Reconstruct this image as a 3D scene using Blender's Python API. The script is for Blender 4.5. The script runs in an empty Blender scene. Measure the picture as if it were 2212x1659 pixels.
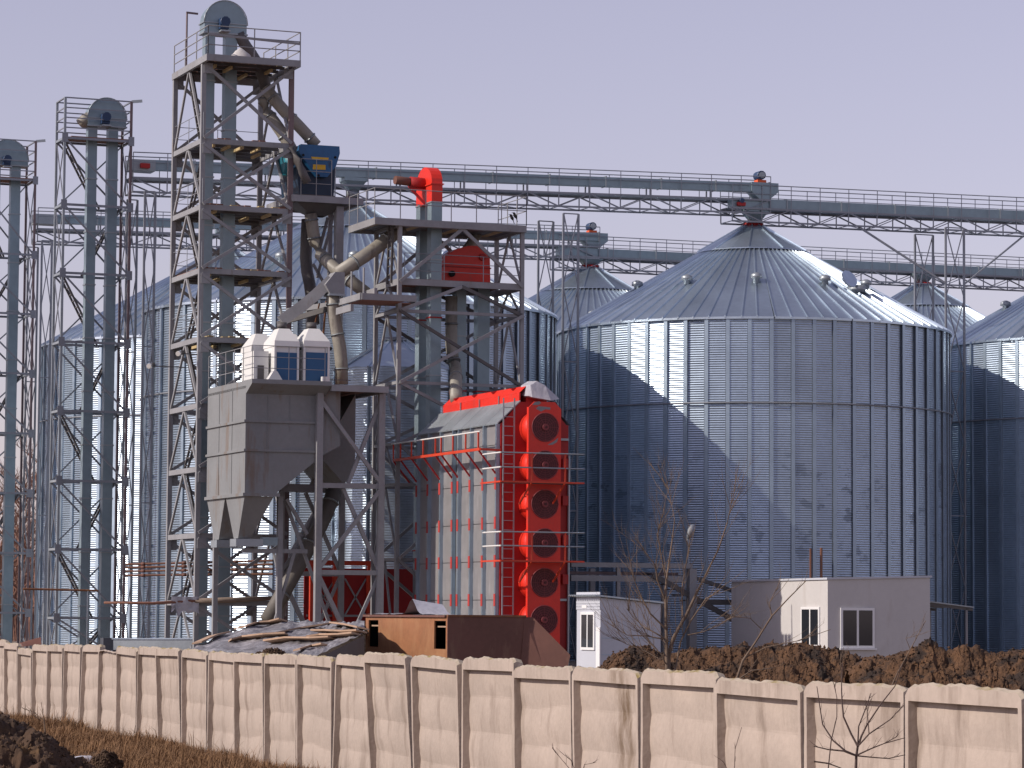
import bpy, math, random
import numpy as np
from mathutils import Vector, Matrix, noise
random.seed(7)
R_ = math.radians
S = bpy.context.scene
COL = S.collection

# ------------------------------------------------------------------ camera
F_PX, PITCH, ROLL, CAM_Z = 6751.648, 0.0741, 0.0068, 2.0
cam_d = bpy.data.cameras.new('camera')
cam_d.sensor_width = 36.0
cam_d.lens = F_PX / 2212.0 * 36.0
cam_d.clip_start = 1.0
cam_d.clip_end = 6000.0
cam = bpy.data.objects.new('camera', cam_d)
COL.objects.link(cam)
cam.matrix_world = Matrix.Translation((0, 0, CAM_Z)) @ Matrix.Rotation(R_(90) + PITCH, 4, 'X') @ Matrix.Rotation(ROLL, 4, 'Z')
S.camera = cam

# ------------------------------------------------------------------ sky, sun, exposure
SUN_EL = R_(33.0)
SX, SY = -0.9367, -0.3502                       # horizontal direction towards the sun
world = bpy.data.worlds.new('World')
S.world = world
world.use_nodes = True
wn = world.node_tree.nodes
wl = world.node_tree.links
wn.clear()
sky = wn.new('ShaderNodeTexSky')
sky.sky_type = 'NISHITA'
sky.sun_disc = False
sky.sun_elevation = SUN_EL
sky.sun_rotation = math.atan2(SX, SY)
sky.air_density = 1.15
sky.dust_density = 0.5
sky.ozone_density = 2.0
hs = wn.new('ShaderNodeHueSaturation')
hs.inputs['Saturation'].default_value = 0.52
tint = wn.new('ShaderNodeMix')
tint.data_type = 'RGBA'
tint.blend_type = 'MULTIPLY'
tint.inputs[0].default_value = 1.0
tint.inputs[7].default_value = (1.05, 0.90, 1.05, 1)
bg = wn.new('ShaderNodeBackground')
bg.inputs['Strength'].default_value = 0.118
wo = wn.new('ShaderNodeOutputWorld')
wl.new(sky.outputs[0], hs.inputs['Color'])
wl.new(hs.outputs[0], tint.inputs[6])
wl.new(tint.outputs[2], bg.inputs['Color'])
wl.new(bg.outputs[0], wo.inputs['Surface'])

sun_d = bpy.data.lights.new('sun', 'SUN')
sun_d.energy = 4.3
sun_d.angle = R_(0.53)
sun_d.color = (1.0, 0.90, 0.80)
sun = bpy.data.objects.new('sun', sun_d)
COL.objects.link(sun)
sun.rotation_euler = Vector((SX * math.cos(SUN_EL), SY * math.cos(SUN_EL), math.sin(SUN_EL))).to_track_quat('Z', 'Y').to_euler()
S.view_settings.view_transform = 'Standard'
S.view_settings.look = 'None'
S.view_settings.gamma = 1.0
S.view_settings.use_curve_mapping = False
S.view_settings.exposure = 0.0
S.cycles.max_bounces = 6
S.cycles.diffuse_bounces = 3
S.cycles.glossy_bounces = 3
S.cycles.transparent_max_bounces = 4

# ------------------------------------------------------------------ coordinates
# site frame: u along the rows of silos, v towards the back, z up; its origin is the axis of the front right silo
ANG = 0.3788
SO = Vector((11.323, 146.5345, 0))
RU = Vector((math.cos(ANG), math.sin(ANG), 0))
RV = Vector((-math.sin(ANG), math.cos(ANG), 0))
CP = Vector((0, 0, CAM_Z))
_c, _s = math.cos(PITCH), math.sin(PITCH)


def ray(x, y):
    dx, dy = x - 1106.0, y - 829.5
    a = dx * math.cos(ROLL) + dy * math.sin(ROLL)
    b = -dx * math.sin(ROLL) + dy * math.cos(ROLL)
    return Vector((a / F_PX, _c, _s)) - Vector((0, -_s, _c)) * (b / F_PX)


def onv(x, y, v):
    d = ray(x, y)
    t = (v - (CP - SO).dot(RV)) / d.dot(RV)
    P = CP + d * t
    return Vector(((P - SO).dot(RU), v, P.z))


def onu(x, y, u):
    d = ray(x, y)
    t = (u - (CP - SO).dot(RU)) / d.dot(RU)
    P = CP + d * t
    return Vector((u, (P - SO).dot(RV), P.z))


def aty(x, y, Y):
    d = ray(x, y)
    return CP + d * (Y / d.y)


def world_of(p):
    return SO + RU * p[0] + RV * p[1] + Vector((0, 0, p[2]))


def site_of(P):
    return Vector(((P - SO).dot(RU), (P - SO).dot(RV), P.z))


V = lambda *a: Vector(a)

# ------------------------------------------------------------------ materials


def mat(name, col, rough=0.5, metal=0.0, var=0.18, scale=1.3, fine=14.0, stain=None, stain_at=0.6, stain_scale=(2.5, 2.5, 0.7), bump=0.0, bump_scale=30.0, spec=0.5, stain_width=0.12, band=None, bump_dist=0.03, objrand=0.0, spot=None):
    m = bpy.data.materials.new(name)
    m.use_nodes = True
    nt = m.node_tree
    N, L = nt.nodes, nt.links
    b = N['Principled BSDF']
    b.inputs['Roughness'].default_value = rough
    b.inputs['Metallic'].default_value = metal
    b.inputs['Specular IOR Level'].default_value = spec
    g = N.new('ShaderNodeNewGeometry')
    n1 = N.new('ShaderNodeTexNoise')
    n1.inputs['Scale'].default_value = scale
    n1.inputs['Detail'].default_value = 5
    n2 = N.new('ShaderNodeTexNoise')
    n2.inputs['Scale'].default_value = fine
    n2.inputs['Detail'].default_value = 3
    L.new(g.outputs['Position'], n1.inputs['Vector'])
    L.new(g.outputs['Position'], n2.inputs['Vector'])
    ad = N.new('ShaderNodeMath')
    ad.operation = 'MULTIPLY_ADD'
    L.new(n1.outputs[0], ad.inputs[0])
    ad.inputs[1].default_value = 0.65
    mu = N.new('ShaderNodeMath')
    mu.operation = 'MULTIPLY'
    L.new(n2.outputs[0], mu.inputs[0])
    mu.inputs[1].default_value = 0.35
    L.new(mu.outputs[0], ad.inputs[2])
    mr = N.new('ShaderNodeMapRange')
    mr.inputs[1].default_value = 0.3
    mr.inputs[2].default_value = 0.7
    mr.inputs[3].default_value = 1 - var
    mr.inputs[4].default_value = 1 + var
    L.new(ad.outputs[0], mr.inputs[0])
    mx = N.new('ShaderNodeMix')
    mx.data_type = 'RGBA'
    mx.blend_type = 'MULTIPLY'
    mx.inputs[0].default_value = 1
    mx.inputs[6].default_value = (*col, 1)
    L.new(mr.outputs[0], mx.inputs[7])
    out = mx.outputs[2]
    if objrand:
        oi = N.new('ShaderNodeObjectInfo')
        orr = N.new('ShaderNodeMapRange')
        orr.inputs[3].default_value = 1 - objrand
        orr.inputs[4].default_value = 1 + objrand
        L.new(oi.outputs['Random'], orr.inputs[0])
        om = N.new('ShaderNodeMix')
        om.data_type = 'RGBA'
        om.blend_type = 'MULTIPLY'
        om.inputs[0].default_value = 1
        L.new(out, om.inputs[6])
        L.new(orr.outputs[0], om.inputs[7])
        out = om.outputs[2]
    if stain:
        mp = N.new('ShaderNodeMapping')
        mp.inputs['Scale'].default_value = stain_scale
        L.new(g.outputs['Position'], mp.inputs['Vector'])
        n3 = N.new('ShaderNodeTexNoise')
        n3.inputs['Scale'].default_value = 1.0
        n3.inputs['Detail'].default_value = 7
        n3.inputs['Roughness'].default_value = 0.62
        L.new(mp.outputs[0], n3.inputs['Vector'])
        r3 = N.new('ShaderNodeMapRange')
        r3.inputs[1].default_value = stain_at
        r3.inputs[2].default_value = stain_at + stain_width
        L.new(n3.outputs[0], r3.inputs[0])
        m3 = N.new('ShaderNodeMix')
        m3.data_type = 'RGBA'
        fac = r3.outputs[0]
        if spot:
            ds = N.new('ShaderNodeVectorMath')
            ds.operation = 'SUBTRACT'
            ds.inputs[1].default_value = spot
            L.new(g.outputs['Position'], ds.inputs[0])
            sc_ = N.new('ShaderNodeVectorMath')
            sc_.operation = 'MULTIPLY'
            sc_.inputs[1].default_value = (1.0, 1.0, 0.55)
            L.new(ds.outputs[0], sc_.inputs[0])
            ln = N.new('ShaderNodeVectorMath')
            ln.operation = 'LENGTH'
            L.new(sc_.outputs[0], ln.inputs[0])
            ws = N.new('ShaderNodeMapRange')
            ws.interpolation_type = 'SMOOTHSTEP'
            ws.inputs[1].default_value, ws.inputs[2].default_value = 0.8, 0.15
            L.new(ln.outputs[1], ws.inputs[0])
            ms = N.new('ShaderNodeMath')
            ms.operation = 'MULTIPLY'
            L.new(fac, ms.inputs[0])
            L.new(ws.outputs[0], ms.inputs[1])
            fac = ms.outputs[0]
        if band:
            sp = N.new('ShaderNodeSeparateXYZ')
            L.new(g.outputs['Position'], sp.inputs[0])
            w = N.new('ShaderNodeMapRange')
            w.interpolation_type = 'SMOOTHSTEP'
            w.inputs[1].default_value, w.inputs[2].default_value = band[1] + 1.0, band[1] - 1.0
            w.inputs[3].default_value, w.inputs[4].default_value = 0.0, 1.0
            L.new(sp.outputs[2], w.inputs[0])
            mm = N.new('ShaderNodeMath')
            mm.operation = 'MULTIPLY'
            L.new(fac, mm.inputs[0])
            L.new(w.outputs[0], mm.inputs[1])
            w2 = N.new('ShaderNodeMapRange')
            w2.interpolation_type = 'SMOOTHSTEP'
            w2.inputs[1].default_value, w2.inputs[2].default_value = band[0] - 1.0, band[0] + 1.0
            L.new(sp.outputs[2], w2.inputs[0])
            m2_ = N.new('ShaderNodeMath')
            m2_.operation = 'MULTIPLY'
            L.new(mm.outputs[0], m2_.inputs[0])
            L.new(w2.outputs[0], m2_.inputs[1])
            fac = m2_.outputs[0]
        L.new(fac, m3.inputs[0])
        L.new(out, m3.inputs[6])
        m3.inputs[7].default_value = (*stain, 1)
        out = m3.outputs[2]
    L.new(out, b.inputs['Base Color'])
    if bump:
        n4 = N.new('ShaderNodeTexNoise')
        n4.inputs['Scale'].default_value = bump_scale
        n4.inputs['Detail'].default_value = 6
        L.new(g.outputs['Position'], n4.inputs['Vector'])
        bp = N.new('ShaderNodeBump')
        bp.inputs['Strength'].default_value = bump
        bp.inputs['Distance'].default_value = bump_dist
        L.new(n4.outputs[0], bp.inputs['Height'])
        L.new(bp.outputs[0], b.inputs['Normal'])
    if metal > 0:
        rr = N.new('ShaderNodeMapRange')
        rr.inputs[3].default_value = rough * 0.75
        rr.inputs[4].default_value = rough * 1.3
        L.new(n1.outputs[0], rr.inputs[0])
        L.new(rr.outputs[0], b.inputs['Roughness'])
    return m


GALV = mat('galvanised_sheet', (0.45, 0.545, 0.645), 0.35, 0.86, 0.14, 0.5, 5, objrand=0.13)
GALV_S = mat('galvanised_sheet_with_damp_patches', (0.45, 0.545, 0.645), 0.35, 0.86, 0.14, 0.5, 5, objrand=0.13, stain=(0.31, 0.38, 0.46), stain_at=0.575, stain_scale=(0.9, 0.9, 1.5), stain_width=0.04, band=(4.2, 9.2))
ROOF = mat('galvanised_roof_sheet', (0.53, 0.62, 0.70), 0.32, 0.90, 0.12, 0.6, 4, objrand=0.10)
STIFF = mat('galvanised_post', (0.36, 0.445, 0.53), 0.42, 0.8, 0.12, 1.0, 6)
DARKGALV = mat('dark_galvanised', (0.10, 0.11, 0.13), 0.5, 0.6, 0.2)
DRYPANEL = mat('dull_panel_sheet', (0.30, 0.295, 0.30), 0.42, 0.35, 0.12, 1.2, 4, stain=(0.40, 0.39, 0.40), stain_at=0.55, stain_scale=(1.5, 1.5, 0.4), bump=0.35, bump_scale=2.5)
GSTEEL = mat('galvanised_steel', (0.33, 0.365, 0.39), 0.45, 0.6, 0.16, 0.9, 8)
GTHIN = mat('galvanised_bar', (0.25, 0.265, 0.295), 0.5, 0.35, 0.2)
GBOX = mat('galvanised_casing', (0.25, 0.325, 0.365), 0.42, 0.5, 0.14, 0.7, 4)
PAINT = mat('grey_painted_steel', (0.245, 0.248, 0.26), 0.55, 0.0, 0.16, 1.2, 9, stain=(0.19, 0.155, 0.135), stain_at=0.62)
PAINTD = mat('dark_painted_steel', (0.09, 0.085, 0.085), 0.6, 0.0, 0.2)
PURPLE = mat('oxide_primed_steel', (0.16, 0.115, 0.12), 0.6, 0.0, 0.2)
HOPPER = mat('grey_hopper_paint', (0.195, 0.203, 0.208), 0.6, 0.0, 0.13, 0.7, 7, stain=(0.165, 0.13, 0.105), stain_at=0.55, stain_scale=(1.6, 1.6, 0.25))
DUCT = mat('buff_painted_pipe', (0.25, 0.235, 0.20), 0.5, 0.0, 0.15, 1.5, 8, stain=(0.14, 0.12, 0.10), stain_at=0.6)
RUST = mat('rusty_steel', (0.18, 0.075, 0.035), 0.8, 0.0, 0.35, 1.5, 10, stain=(0.30, 0.15, 0.06), stain_at=0.55)
RUSTPIPE = mat('dull_rusty_pipe', (0.12, 0.05, 0.03), 0.8, 0.0, 0.3, 2, 10)
POLE = mat('grey_weathered_pole', (0.22, 0.17, 0.135), 0.9, 0.0, 0.25, 3, 20)
DUCTD = mat('shaded_pipe', (0.13, 0.12, 0.105), 0.55, 0.0, 0.2, 1.5, 8)  # darker copy of the buff pipe, shade put into its colour
RUSTBOX = mat('rusty_sheet_steel', (0.27, 0.115, 0.05), 0.75, 0.0, 0.22, 0.8, 8, stain=(0.36, 0.19, 0.09), stain_at=0.50, stain_scale=(1.2, 1.2, 0.8), stain_width=0.25)
RUSTDARK = mat('dark_brown_steel', (0.13, 0.055, 0.04), 0.65, 0.0, 0.18, 0.8, 8, stain=(0.17, 0.09, 0.06), stain_at=0.56)
RED = mat('red_paint', (0.66, 0.027, 0.013), 0.42, 0.0, 0.12, 0.9, 9, stain=(0.40, 0.055, 0.04), stain_at=0.58, stain_scale=(2, 2, 1.2), stain_width=0.2)
REDOX = mat('red_lead_steel', (0.55, 0.05, 0.018), 0.5, 0.0, 0.14)
REDDULL = mat('dull_red_panel', (0.36, 0.014, 0.014), 0.6, 0.0, 0.15)
CLIPRED = mat('faded_red_clip', (0.42, 0.045, 0.04), 0.6, 0.0, 0.15)
GREYPATCH = mat('bare_primer_patch', (0.22, 0.21, 0.22), 0.6)
FANDARK = mat('fan_dark_red', (0.075, 0.008, 0.010), 0.6, 0.0, 0.1)
FANHUB = mat('fan_hub_red', (0.22, 0.04, 0.045), 0.6)
BLUEDARK = mat('dark_blue_casing', (0.006, 0.024, 0.055), 0.5, 0.0, 0.2)
BLUE = mat('blue_machine_paint', (0.014, 0.095, 0.23), 0.45, 0.0, 0.2, 1.0, 6, stain=(0.008, 0.03, 0.07), stain_at=0.6)
TEAL = mat('teal_machine_paint', (0.02, 0.20, 0.27), 0.45, 0.0, 0.15)
BLUEPANEL = mat('blue_screen_panel', (0.016, 0.085, 0.20), 0.5, 0.0, 0.08)
YELLOW = mat('yellow_label', (0.60, 0.36, 0.02), 0.5, 0.0, 0.15, 6, 30)
WHITE = mat('white_machine_paint', (0.66, 0.66, 0.64), 0.4, 0.0, 0.05)
WHITEWALL = mat('white_plaster', (0.50, 0.485, 0.475), 0.8, 0.0, 0.06, 0.6, 6, bump=0.1, stain=(0.42, 0.39, 0.365), stain_at=0.55, stain_scale=(1.5, 1.5, 0.35), stain_width=0.2)
SHEDWALL = mat('white_cladding', (0.46, 0.48, 0.53), 0.6, 0.0, 0.05)
FRAME = mat('white_window_frame', (0.72, 0.72, 0.72), 0.4, 0.0, 0.03)
GLASS = mat('dark_window_glass', (0.02, 0.022, 0.028), 0.06, 0.0, 0.1, spec=0.7)
CONC = mat('fence_concrete', (0.375, 0.31, 0.262), 0.9, 0.0, 0.14, 0.9, 10, stain=(0.235, 0.185, 0.15), stain_at=0.52, stain_scale=(2.2, 2.2, 0.55), bump=0.25, bump_scale=14, stain_width=0.2)
DARKCONC = mat('gap_shade_concrete', (0.09, 0.08, 0.07), 0.95, 0.0, 0.2)  # dark tone puts the shade of the panel gaps into the posts
CONCTOP = mat('weathered_concrete_edge', (0.36, 0.305, 0.24), 0.95, 0.0, 0.16, 2.0, 12, stain=(0.22, 0.17, 0.06), stain_at=0.52, stain_scale=(1.4, 1.4, 1.4), bump=0.6, bump_scale=12)
WOOD = mat('weathered_plank', (0.37, 0.25, 0.17), 0.85, 0.0, 0.22, 1.2, 16)
WOODDARK = mat('dark_plank', (0.24, 0.115, 0.08), 0.85, 0.0, 0.25, 1.2, 12)
WOODPALE = mat('sunlit_plank', (0.46, 0.36, 0.19), 0.85, 0.0, 0.2, 1.2, 12)  # pale yellow puts sunlight on battens and planks into the colour
TARP = mat('grey_tarpaulin', (0.20, 0.195, 0.21), 0.34, 0.0, 0.25, 1.6, 9, stain=(0.36, 0.35, 0.37), stain_at=0.50, stain_scale=(2.2, 1.2, 3), bump=1.0, bump_scale=3.2, bump_dist=0.12)
PLASTIC = mat('pale_plastic_sheet', (0.42, 0.42, 0.46), 0.32, 0.0, 0.15, 2, 8, bump=0.8, bump_scale=5)
SOIL = mat('brown_soil', (0.088, 0.044, 0.020), 0.95, 0.0, 0.55, 2.6, 17, stain=(0.027, 0.016, 0.011), stain_at=0.50, stain_scale=(2.2, 2.2, 2.2), bump=1.0, bump_scale=14, stain_width=0.10, bump_dist=0.08)
SOILD = mat('dark_soil', (0.062, 0.034, 0.018), 0.95, 0.0, 0.5, 2.0, 12, stain=(0.12, 0.065, 0.025), stain_at=0.58, stain_scale=(0.9, 0.9, 0.9), bump=1.0, bump_scale=9)
GROUND = mat('bare_ground', (0.17, 0.13, 0.10), 0.95, 0.0, 0.3, 0.25, 3, bump=0.6, bump_scale=3)
SNOW = mat('old_snow', (0.62, 0.64, 0.72), 0.7, 0.0, 0.08)
GRASSM = mat('dry_grass', (0.19, 0.105, 0.05), 0.9, 0.0, 0.4, 1.2, 25)
BARK = mat('grey_brown_bark', (0.15, 0.105, 0.075), 0.9, 0.0, 0.25, 3, 20)
BARKRED = mat('reddish_twigs', (0.17, 0.085, 0.06), 0.9, 0.0, 0.3, 1, 10)
TWIG = mat('dark_twigs', (0.07, 0.045, 0.04), 0.9, 0.0, 0.2, 3, 20)
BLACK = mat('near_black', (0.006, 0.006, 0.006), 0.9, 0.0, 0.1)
LAMP = mat('lamp_reflector', (0.85, 0.85, 0.85), 0.15, 0.6, 0.02)
FEATHER = mat('black_feathers', (0.012, 0.012, 0.014), 0.7)
DMOTOR = mat('dark_blue_motor', (0.015, 0.04, 0.10), 0.5)
ORANGE = mat('orange_base', (0.6, 0.09, 0.02), 0.5)

# ------------------------------------------------------------------ helpers
_unit = {}


def unit_box(m):
    k = ('b', m.name)
    if k not in _unit:
        me = bpy.data.meshes.new('bar_' + m.name)
        vs = [(x, y, z) for x in (-.5, .5) for y in (-.5, .5) for z in (-.5, .5)]
        me.from_pydata(vs, [], [(0, 1, 3, 2), (4, 6, 7, 5), (0, 4, 5, 1), (2, 3, 7, 6), (0, 2, 6, 4), (1, 5, 7, 3)])
        me.materials.append(m)
        _unit[k] = me
    return _unit[k]


def unit_rod(m, n=10):
    k = ('r', m.name, n)
    if k not in _unit:
        me = bpy.data.meshes.new('rod_' + m.name)
        vs, fs = [], []
        for i in range(n):
            a = 2 * math.pi * i / n
            vs += [(-.5, .5 * math.cos(a), .5 * math.sin(a)), (.5, .5 * math.cos(a), .5 * math.sin(a))]
        for i in range(n):
            j = (i + 1) % n
            fs.append((2 * i, 2 * j, 2 * j + 1, 2 * i + 1))
        fs.append(tuple(2 * i for i in range(n))[::-1])
        fs.append(tuple(2 * i + 1 for i in range(n)))
        me.from_pydata(vs, [], fs)
        for p in me.polygons[:n]:
            p.use_smooth = True
        me.materials.append(m)
        _unit[k] = me
    return _unit[k]


class Thing:
    """An Empty at the base of a thing; parts are given in the frame (site or world) and stored local to it."""

    def __init__(s, name, label, cat, pos, site=True, group=None):
        s.o = Vector(pos)
        s.site = site
        e = bpy.data.objects.new(name, None)
        e.empty_display_size = 0.3
        COL.objects.link(e)
        e.location = world_of(s.o) if site else s.o
        if site:
            e.rotation_euler = (0, 0, ANG)
        e['label'] = label
        e['category'] = cat
        if group:
            e['group'] = group
        s.e = e

    def _add(s, name, me, parent=None, label=None, kind=None):
        ob = bpy.data.objects.new(name, me)
        COL.objects.link(ob)
        ob.parent = parent or s.e
        if label:
            ob['label'] = label
        if kind:
            ob['kind'] = kind
        return ob

    def bar(s, name, p0, p1, w, h, m, parent=None, rod=False, label=None):
        p0, p1 = Vector(p0) - s.o, Vector(p1) - s.o
        d = p1 - p0
        L = d.length
        if L < 1e-5:
            return None
        x = d / L
        up = V(0, 0, 1) if abs(x.z) < 0.95 else V(0, 1, 0)
        y = up.cross(x).normalized()
        z = x.cross(y)
        c = (p0 + p1) / 2
        me = unit_rod(m) if rod else unit_box(m)
        ob = s._add(name, me, parent, label)
        ob.matrix_basis = Matrix(((x.x * L, y.x * w, z.x * h, c.x), (x.y * L, y.y * w, z.y * h, c.y), (x.z * L, y.z * w, z.z * h, c.z), (0, 0, 0, 1)))
        return ob

    def rod(s, name, p0, p1, r, m, parent=None, label=None):
        return s.bar(name, p0, p1, 2 * r, 2 * r, m, parent, True, label)

    def box(s, name, u0, u1, v0, v1, z0, z1, m, parent=None, label=None):
        c = Vector(((u0 + u1) / 2, (v0 + v1) / 2, (z0 + z1) / 2)) - s.o
        ob = s._add(name, unit_box(m), parent, label)
        ob.matrix_basis = Matrix.LocRotScale(c, None, Vector((abs(u1 - u0), abs(v1 - v0), abs(z1 - z0))))
        return ob

    def mesh(s, name, vs, fs, m, smooth=False, parent=None, label=None, kind=None):
        me = bpy.data.meshes.new(name)
        me.from_pydata([tuple(Vector(p) - s.o) for p in vs], [], fs)
        me.materials.append(m)
        if smooth:
            for p in me.polygons:
                p.use_smooth = True
        me.update()
        return s._add(name, me, parent, label, kind)

    def tube(s, name, pts, r, m, n=14, parent=None, label=None, square=False):
        pts = [Vector(p) for p in pts]
        rs = r if isinstance(r, (list, tuple)) else [r] * len(pts)
        vs, fs = [], []
        if square:
            n = 4
        for i, p in enumerate(pts):
            a = pts[max(i - 1, 0)]
            b = pts[min(i + 1, len(pts) - 1)]
            d = (b - a).normalized()
            up = V(0, 0, 1) if abs(d.z) < 0.9 else V(0, 1, 0)
            x = up.cross(d).normalized()
            y = d.cross(x)
            for k in range(n):
                t = 2 * math.pi * (k + 0.5) / n
                vs.append(p + (x * math.cos(t) + y * math.sin(t)) * rs[i] * (1.414 if square else 1))
        for i in range(len(pts) - 1):
            for k in range(n):
                k2 = (k + 1) % n
                fs.append((i * n + k, i * n + k2, (i + 1) * n + k2, (i + 1) * n + k))
        fs.append(tuple(range(n))[::-1])
        fs.append(tuple((len(pts) - 1) * n + k for k in range(n)))
        return s.mesh(name, vs, fs, m, not square, parent, label)

    def prism(s, name, poly, axis, a0, a1, m, parent=None, label=None, smooth=False):
        """poly: list of 2-tuples; axis 'u' -> (v, z), axis 'v' -> (u, z), axis 'z' -> (u, v)"""
        def pt(p, a):
            return (a, p[0], p[1]) if axis == 'u' else (p[0], a, p[1]) if axis == 'v' else (p[0], p[1], a)
        n = len(poly)
        vs = [pt(p, a0) for p in poly] + [pt(p, a1) for p in poly]
        fs = [tuple(range(n)), tuple(range(2 * n - 1, n - 1, -1))] + [(i, i + n, (i + 1) % n + n, (i + 1) % n) for i in range(n)]
        return s.mesh(name, vs, fs, m, smooth, parent, label)

    def railing(s, pts, h, m, step=1.2, rails=2, r=0.022, closed=False):
        pts = [Vector(p) for p in pts]
        if closed:
            pts = pts + [pts[0]]
        for a, b in zip(pts[:-1], pts[1:]):
            for k in range(rails):
                z = V(0, 0, h * (k + 1) / rails)
                s.rod('rail', a + z, b + z, r, m)
            n = max(1, round((b - a).length / step))
            for i in range(n + 1):
                p = a.lerp(b, i / n)
                s.rod('post', p, p + V(0, 0, h), r * 1.1, m)

    def ladder(s, p0, p1, w, m, side=V(0, 1, 0), step=0.33, r=0.025, name='ladder'):
        """stringers and rungs joined, rungs are a few pixels only"""
        p0, p1 = Vector(p0), Vector(p1)
        vs, fs = [], []

        def seg(a, b, rr):
            d = (b - a).normalized()
            up = V(0, 0, 1) if abs(d.z) < 0.9 else V(1, 0, 0)
            x = up.cross(d).normalized() * rr
            y = d.cross(x)
            i = len(vs)
            for q in (a, b):
                vs.extend([q + x + y, q - x + y, q - x - y, q + x - y])
            for k in range(4):
                k2 = (k + 1) % 4
                fs.append((i + k, i + k2, i + 4 + k2, i + 4 + k))
        sd = Vector(side).normalized() * (w / 2)
        seg(p0 - sd, p1 - sd, r * 1.6)
        seg(p0 + sd, p1 + sd, r * 1.6)
        n = int((p1 - p0).length / step)
        for i in range(1, n):
            p = p0.lerp(p1, i / n)
            seg(p - sd, p + sd, r)
        return s.mesh(name, vs, fs, m)


def structure(name, vs, fs, m, smooth=True):
    me = bpy.data.meshes.new(name)
    me.from_pydata(vs, [], fs)
    me.materials.append(m)
    for p in me.polygons:
        p.use_smooth = smooth
    ob = bpy.data.objects.new(name, me)
    COL.objects.link(ob)
    ob['kind'] = 'structure'
    return ob


# ------------------------------------------------------------------ ground
FP0 = aty(11, 1391, 109.2)
FP1 = aty(2209, 1489, 34.6)
FDIR = Vector((FP1.x - FP0.x, FP1.y - FP0.y, 0))
FLEN = FDIR.length
FDIR.normalize()
FNRM = Vector((FDIR.y, -FDIR.x, 0))              # towards the camera side
if (Vector((0, 0, 0)) - Vector((FP0.x, FP0.y, 0))).dot(FNRM) < 0:
    FNRM = -FNRM


def ground_z(x, y):
    d = (Vector((x, y, 0)) - Vector((FP0.x, FP0.y, 0))).dot(FNRM)      # >0 on the camera side
    t = min(max((d + 9.0) / 9.0, 0.0), 1.0)
    t = t * t * (3 - 2 * t)
    far = min(max((-d - 9) / 40, 0), 1)
    return -1.80 * t + 0.04 * noise.noise(Vector((x * .3, y * .3, 0)))


gx = sorted(set([-3000, -1500, -800, -400, -200, -120] + list(range(-80, 82, 2)) + [120, 200, 400, 800, 1500, 3000]))
gy = sorted(set([-300, -100, -20] + list(range(0, 242, 2)) + [280, 350, 450, 600, 900, 1500, 2500, 4500]))
gv = [(x, y, ground_z(x, y)) for y in gy for x in gx]
nx = len(gx)
gf = [(j * nx + i, j * nx + i + 1, (j + 1) * nx + i + 1, (j + 1) * nx + i) for j in range(len(gy) - 1) for i in range(nx - 1)]
structure('ground', gv, gf, GROUND)

# ------------------------------------------------------------------ silos
SR, EAVE = 9.15, 15.28
NW, NR = 60, 80


def wall_panel_mesh(m):
    """one corrugated wall strip between two posts, facing local -Y at radius SR"""
    w = 2 * SR * math.tan(math.pi / NW)
    pitch, amp, seg = 0.104, 0.0086, 8
    n = int(EAVE / pitch) * seg
    vs, fs = [], []
    for i in range(n + 1):
        z = EAVE * i / n
        r = SR + amp * math.cos(2 * math.pi * z / pitch)
        vs += [(-w / 2, -r, z), (w / 2, -r, z)]
    for i in range(n):
        fs.append((2 * i, 2 * i + 1, 2 * i + 3, 2 * i + 2))
    me = bpy.data.meshes.new('wall_panel')
    me.from_pydata(vs, [], fs)
    me.polygons.foreach_set('use_smooth', [True] * len(me.polygons))
    me.materials.append(m)
    return me


def box_mesh(name, u0, u1, v0, v1, z0, z1, m):
    me = bpy.data.meshes.new(name)
    vs = [(x, y, z) for x in (u0, u1) for y in (v0, v1) for z in (z0, z1)]
    me.from_pydata(vs, [], [(0, 1, 3, 2), (4, 6, 7, 5), (0, 4, 5, 1), (2, 3, 7, 6), (0, 2, 6, 4), (1, 5, 7, 3)])
    me.materials.append(m)
    return me


RE, ZE = SR + 0.12, EAVE - 0.02                     # roof edge
RI, ZI = 2.55, EAVE + 3.81                          # foot of the cap


def roof_z(r):
    return ZE + (RE - r) * (ZI - ZE) / (RE - RI)


def roof_panel_mesh(m):
    a = math.pi / NR
    vs = []
    for r in (RE, RI - 0.1):
        w = r * math.tan(a)
        z = roof_z(r)
        vs += [(-w, -r, z), (w, -r, z)]
    fs = [(0, 1, 3, 2)]
    # raised seam along the left edge
    wa = 0.035
    for r in (RE + 0.03, RI - 0.1):
        w = r * math.tan(a)
        z = roof_z(r)
        vs += [(-w - wa, -r, z - .01), (-w - wa * .6, -r, z + 0.07), (-w + wa * .6, -r, z + 0.07), (-w + wa, -r, z - .01)]
    b = 4
    for k in range(3):
        fs.append((b + k, b + k + 1, b + 5 + k, b + 4 + k))
    fs.append((b, b + 1, b + 2, b + 3))
    # drip edge
    w = RE * math.tan(a)
    i = len(vs)
    vs += [(-w, -RE, ZE - 0.10), (w, -RE, ZE - 0.10)]
    fs.append((i, i + 1, 1, 0))
    me = bpy.data.meshes.new('roof_panel')
    me.from_pydata(vs, [], fs)
    me.materials.append(m)
    return me


WALL_ME, WALL_ME_S, ROOF_ME = wall_panel_mesh(GALV), wall_panel_mesh(GALV_S), roof_panel_mesh(ROOF)
POST_ME = box_mesh('stiffener', -0.085, 0.085, -0.075, 0.0, 0, EAVE - 0.05, STIFF)
SEAM_ME = box_mesh('stiffener', -0.105, -0.09, -0.05, 0.0, 0, EAVE - 0.05, DARKGALV)


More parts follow.
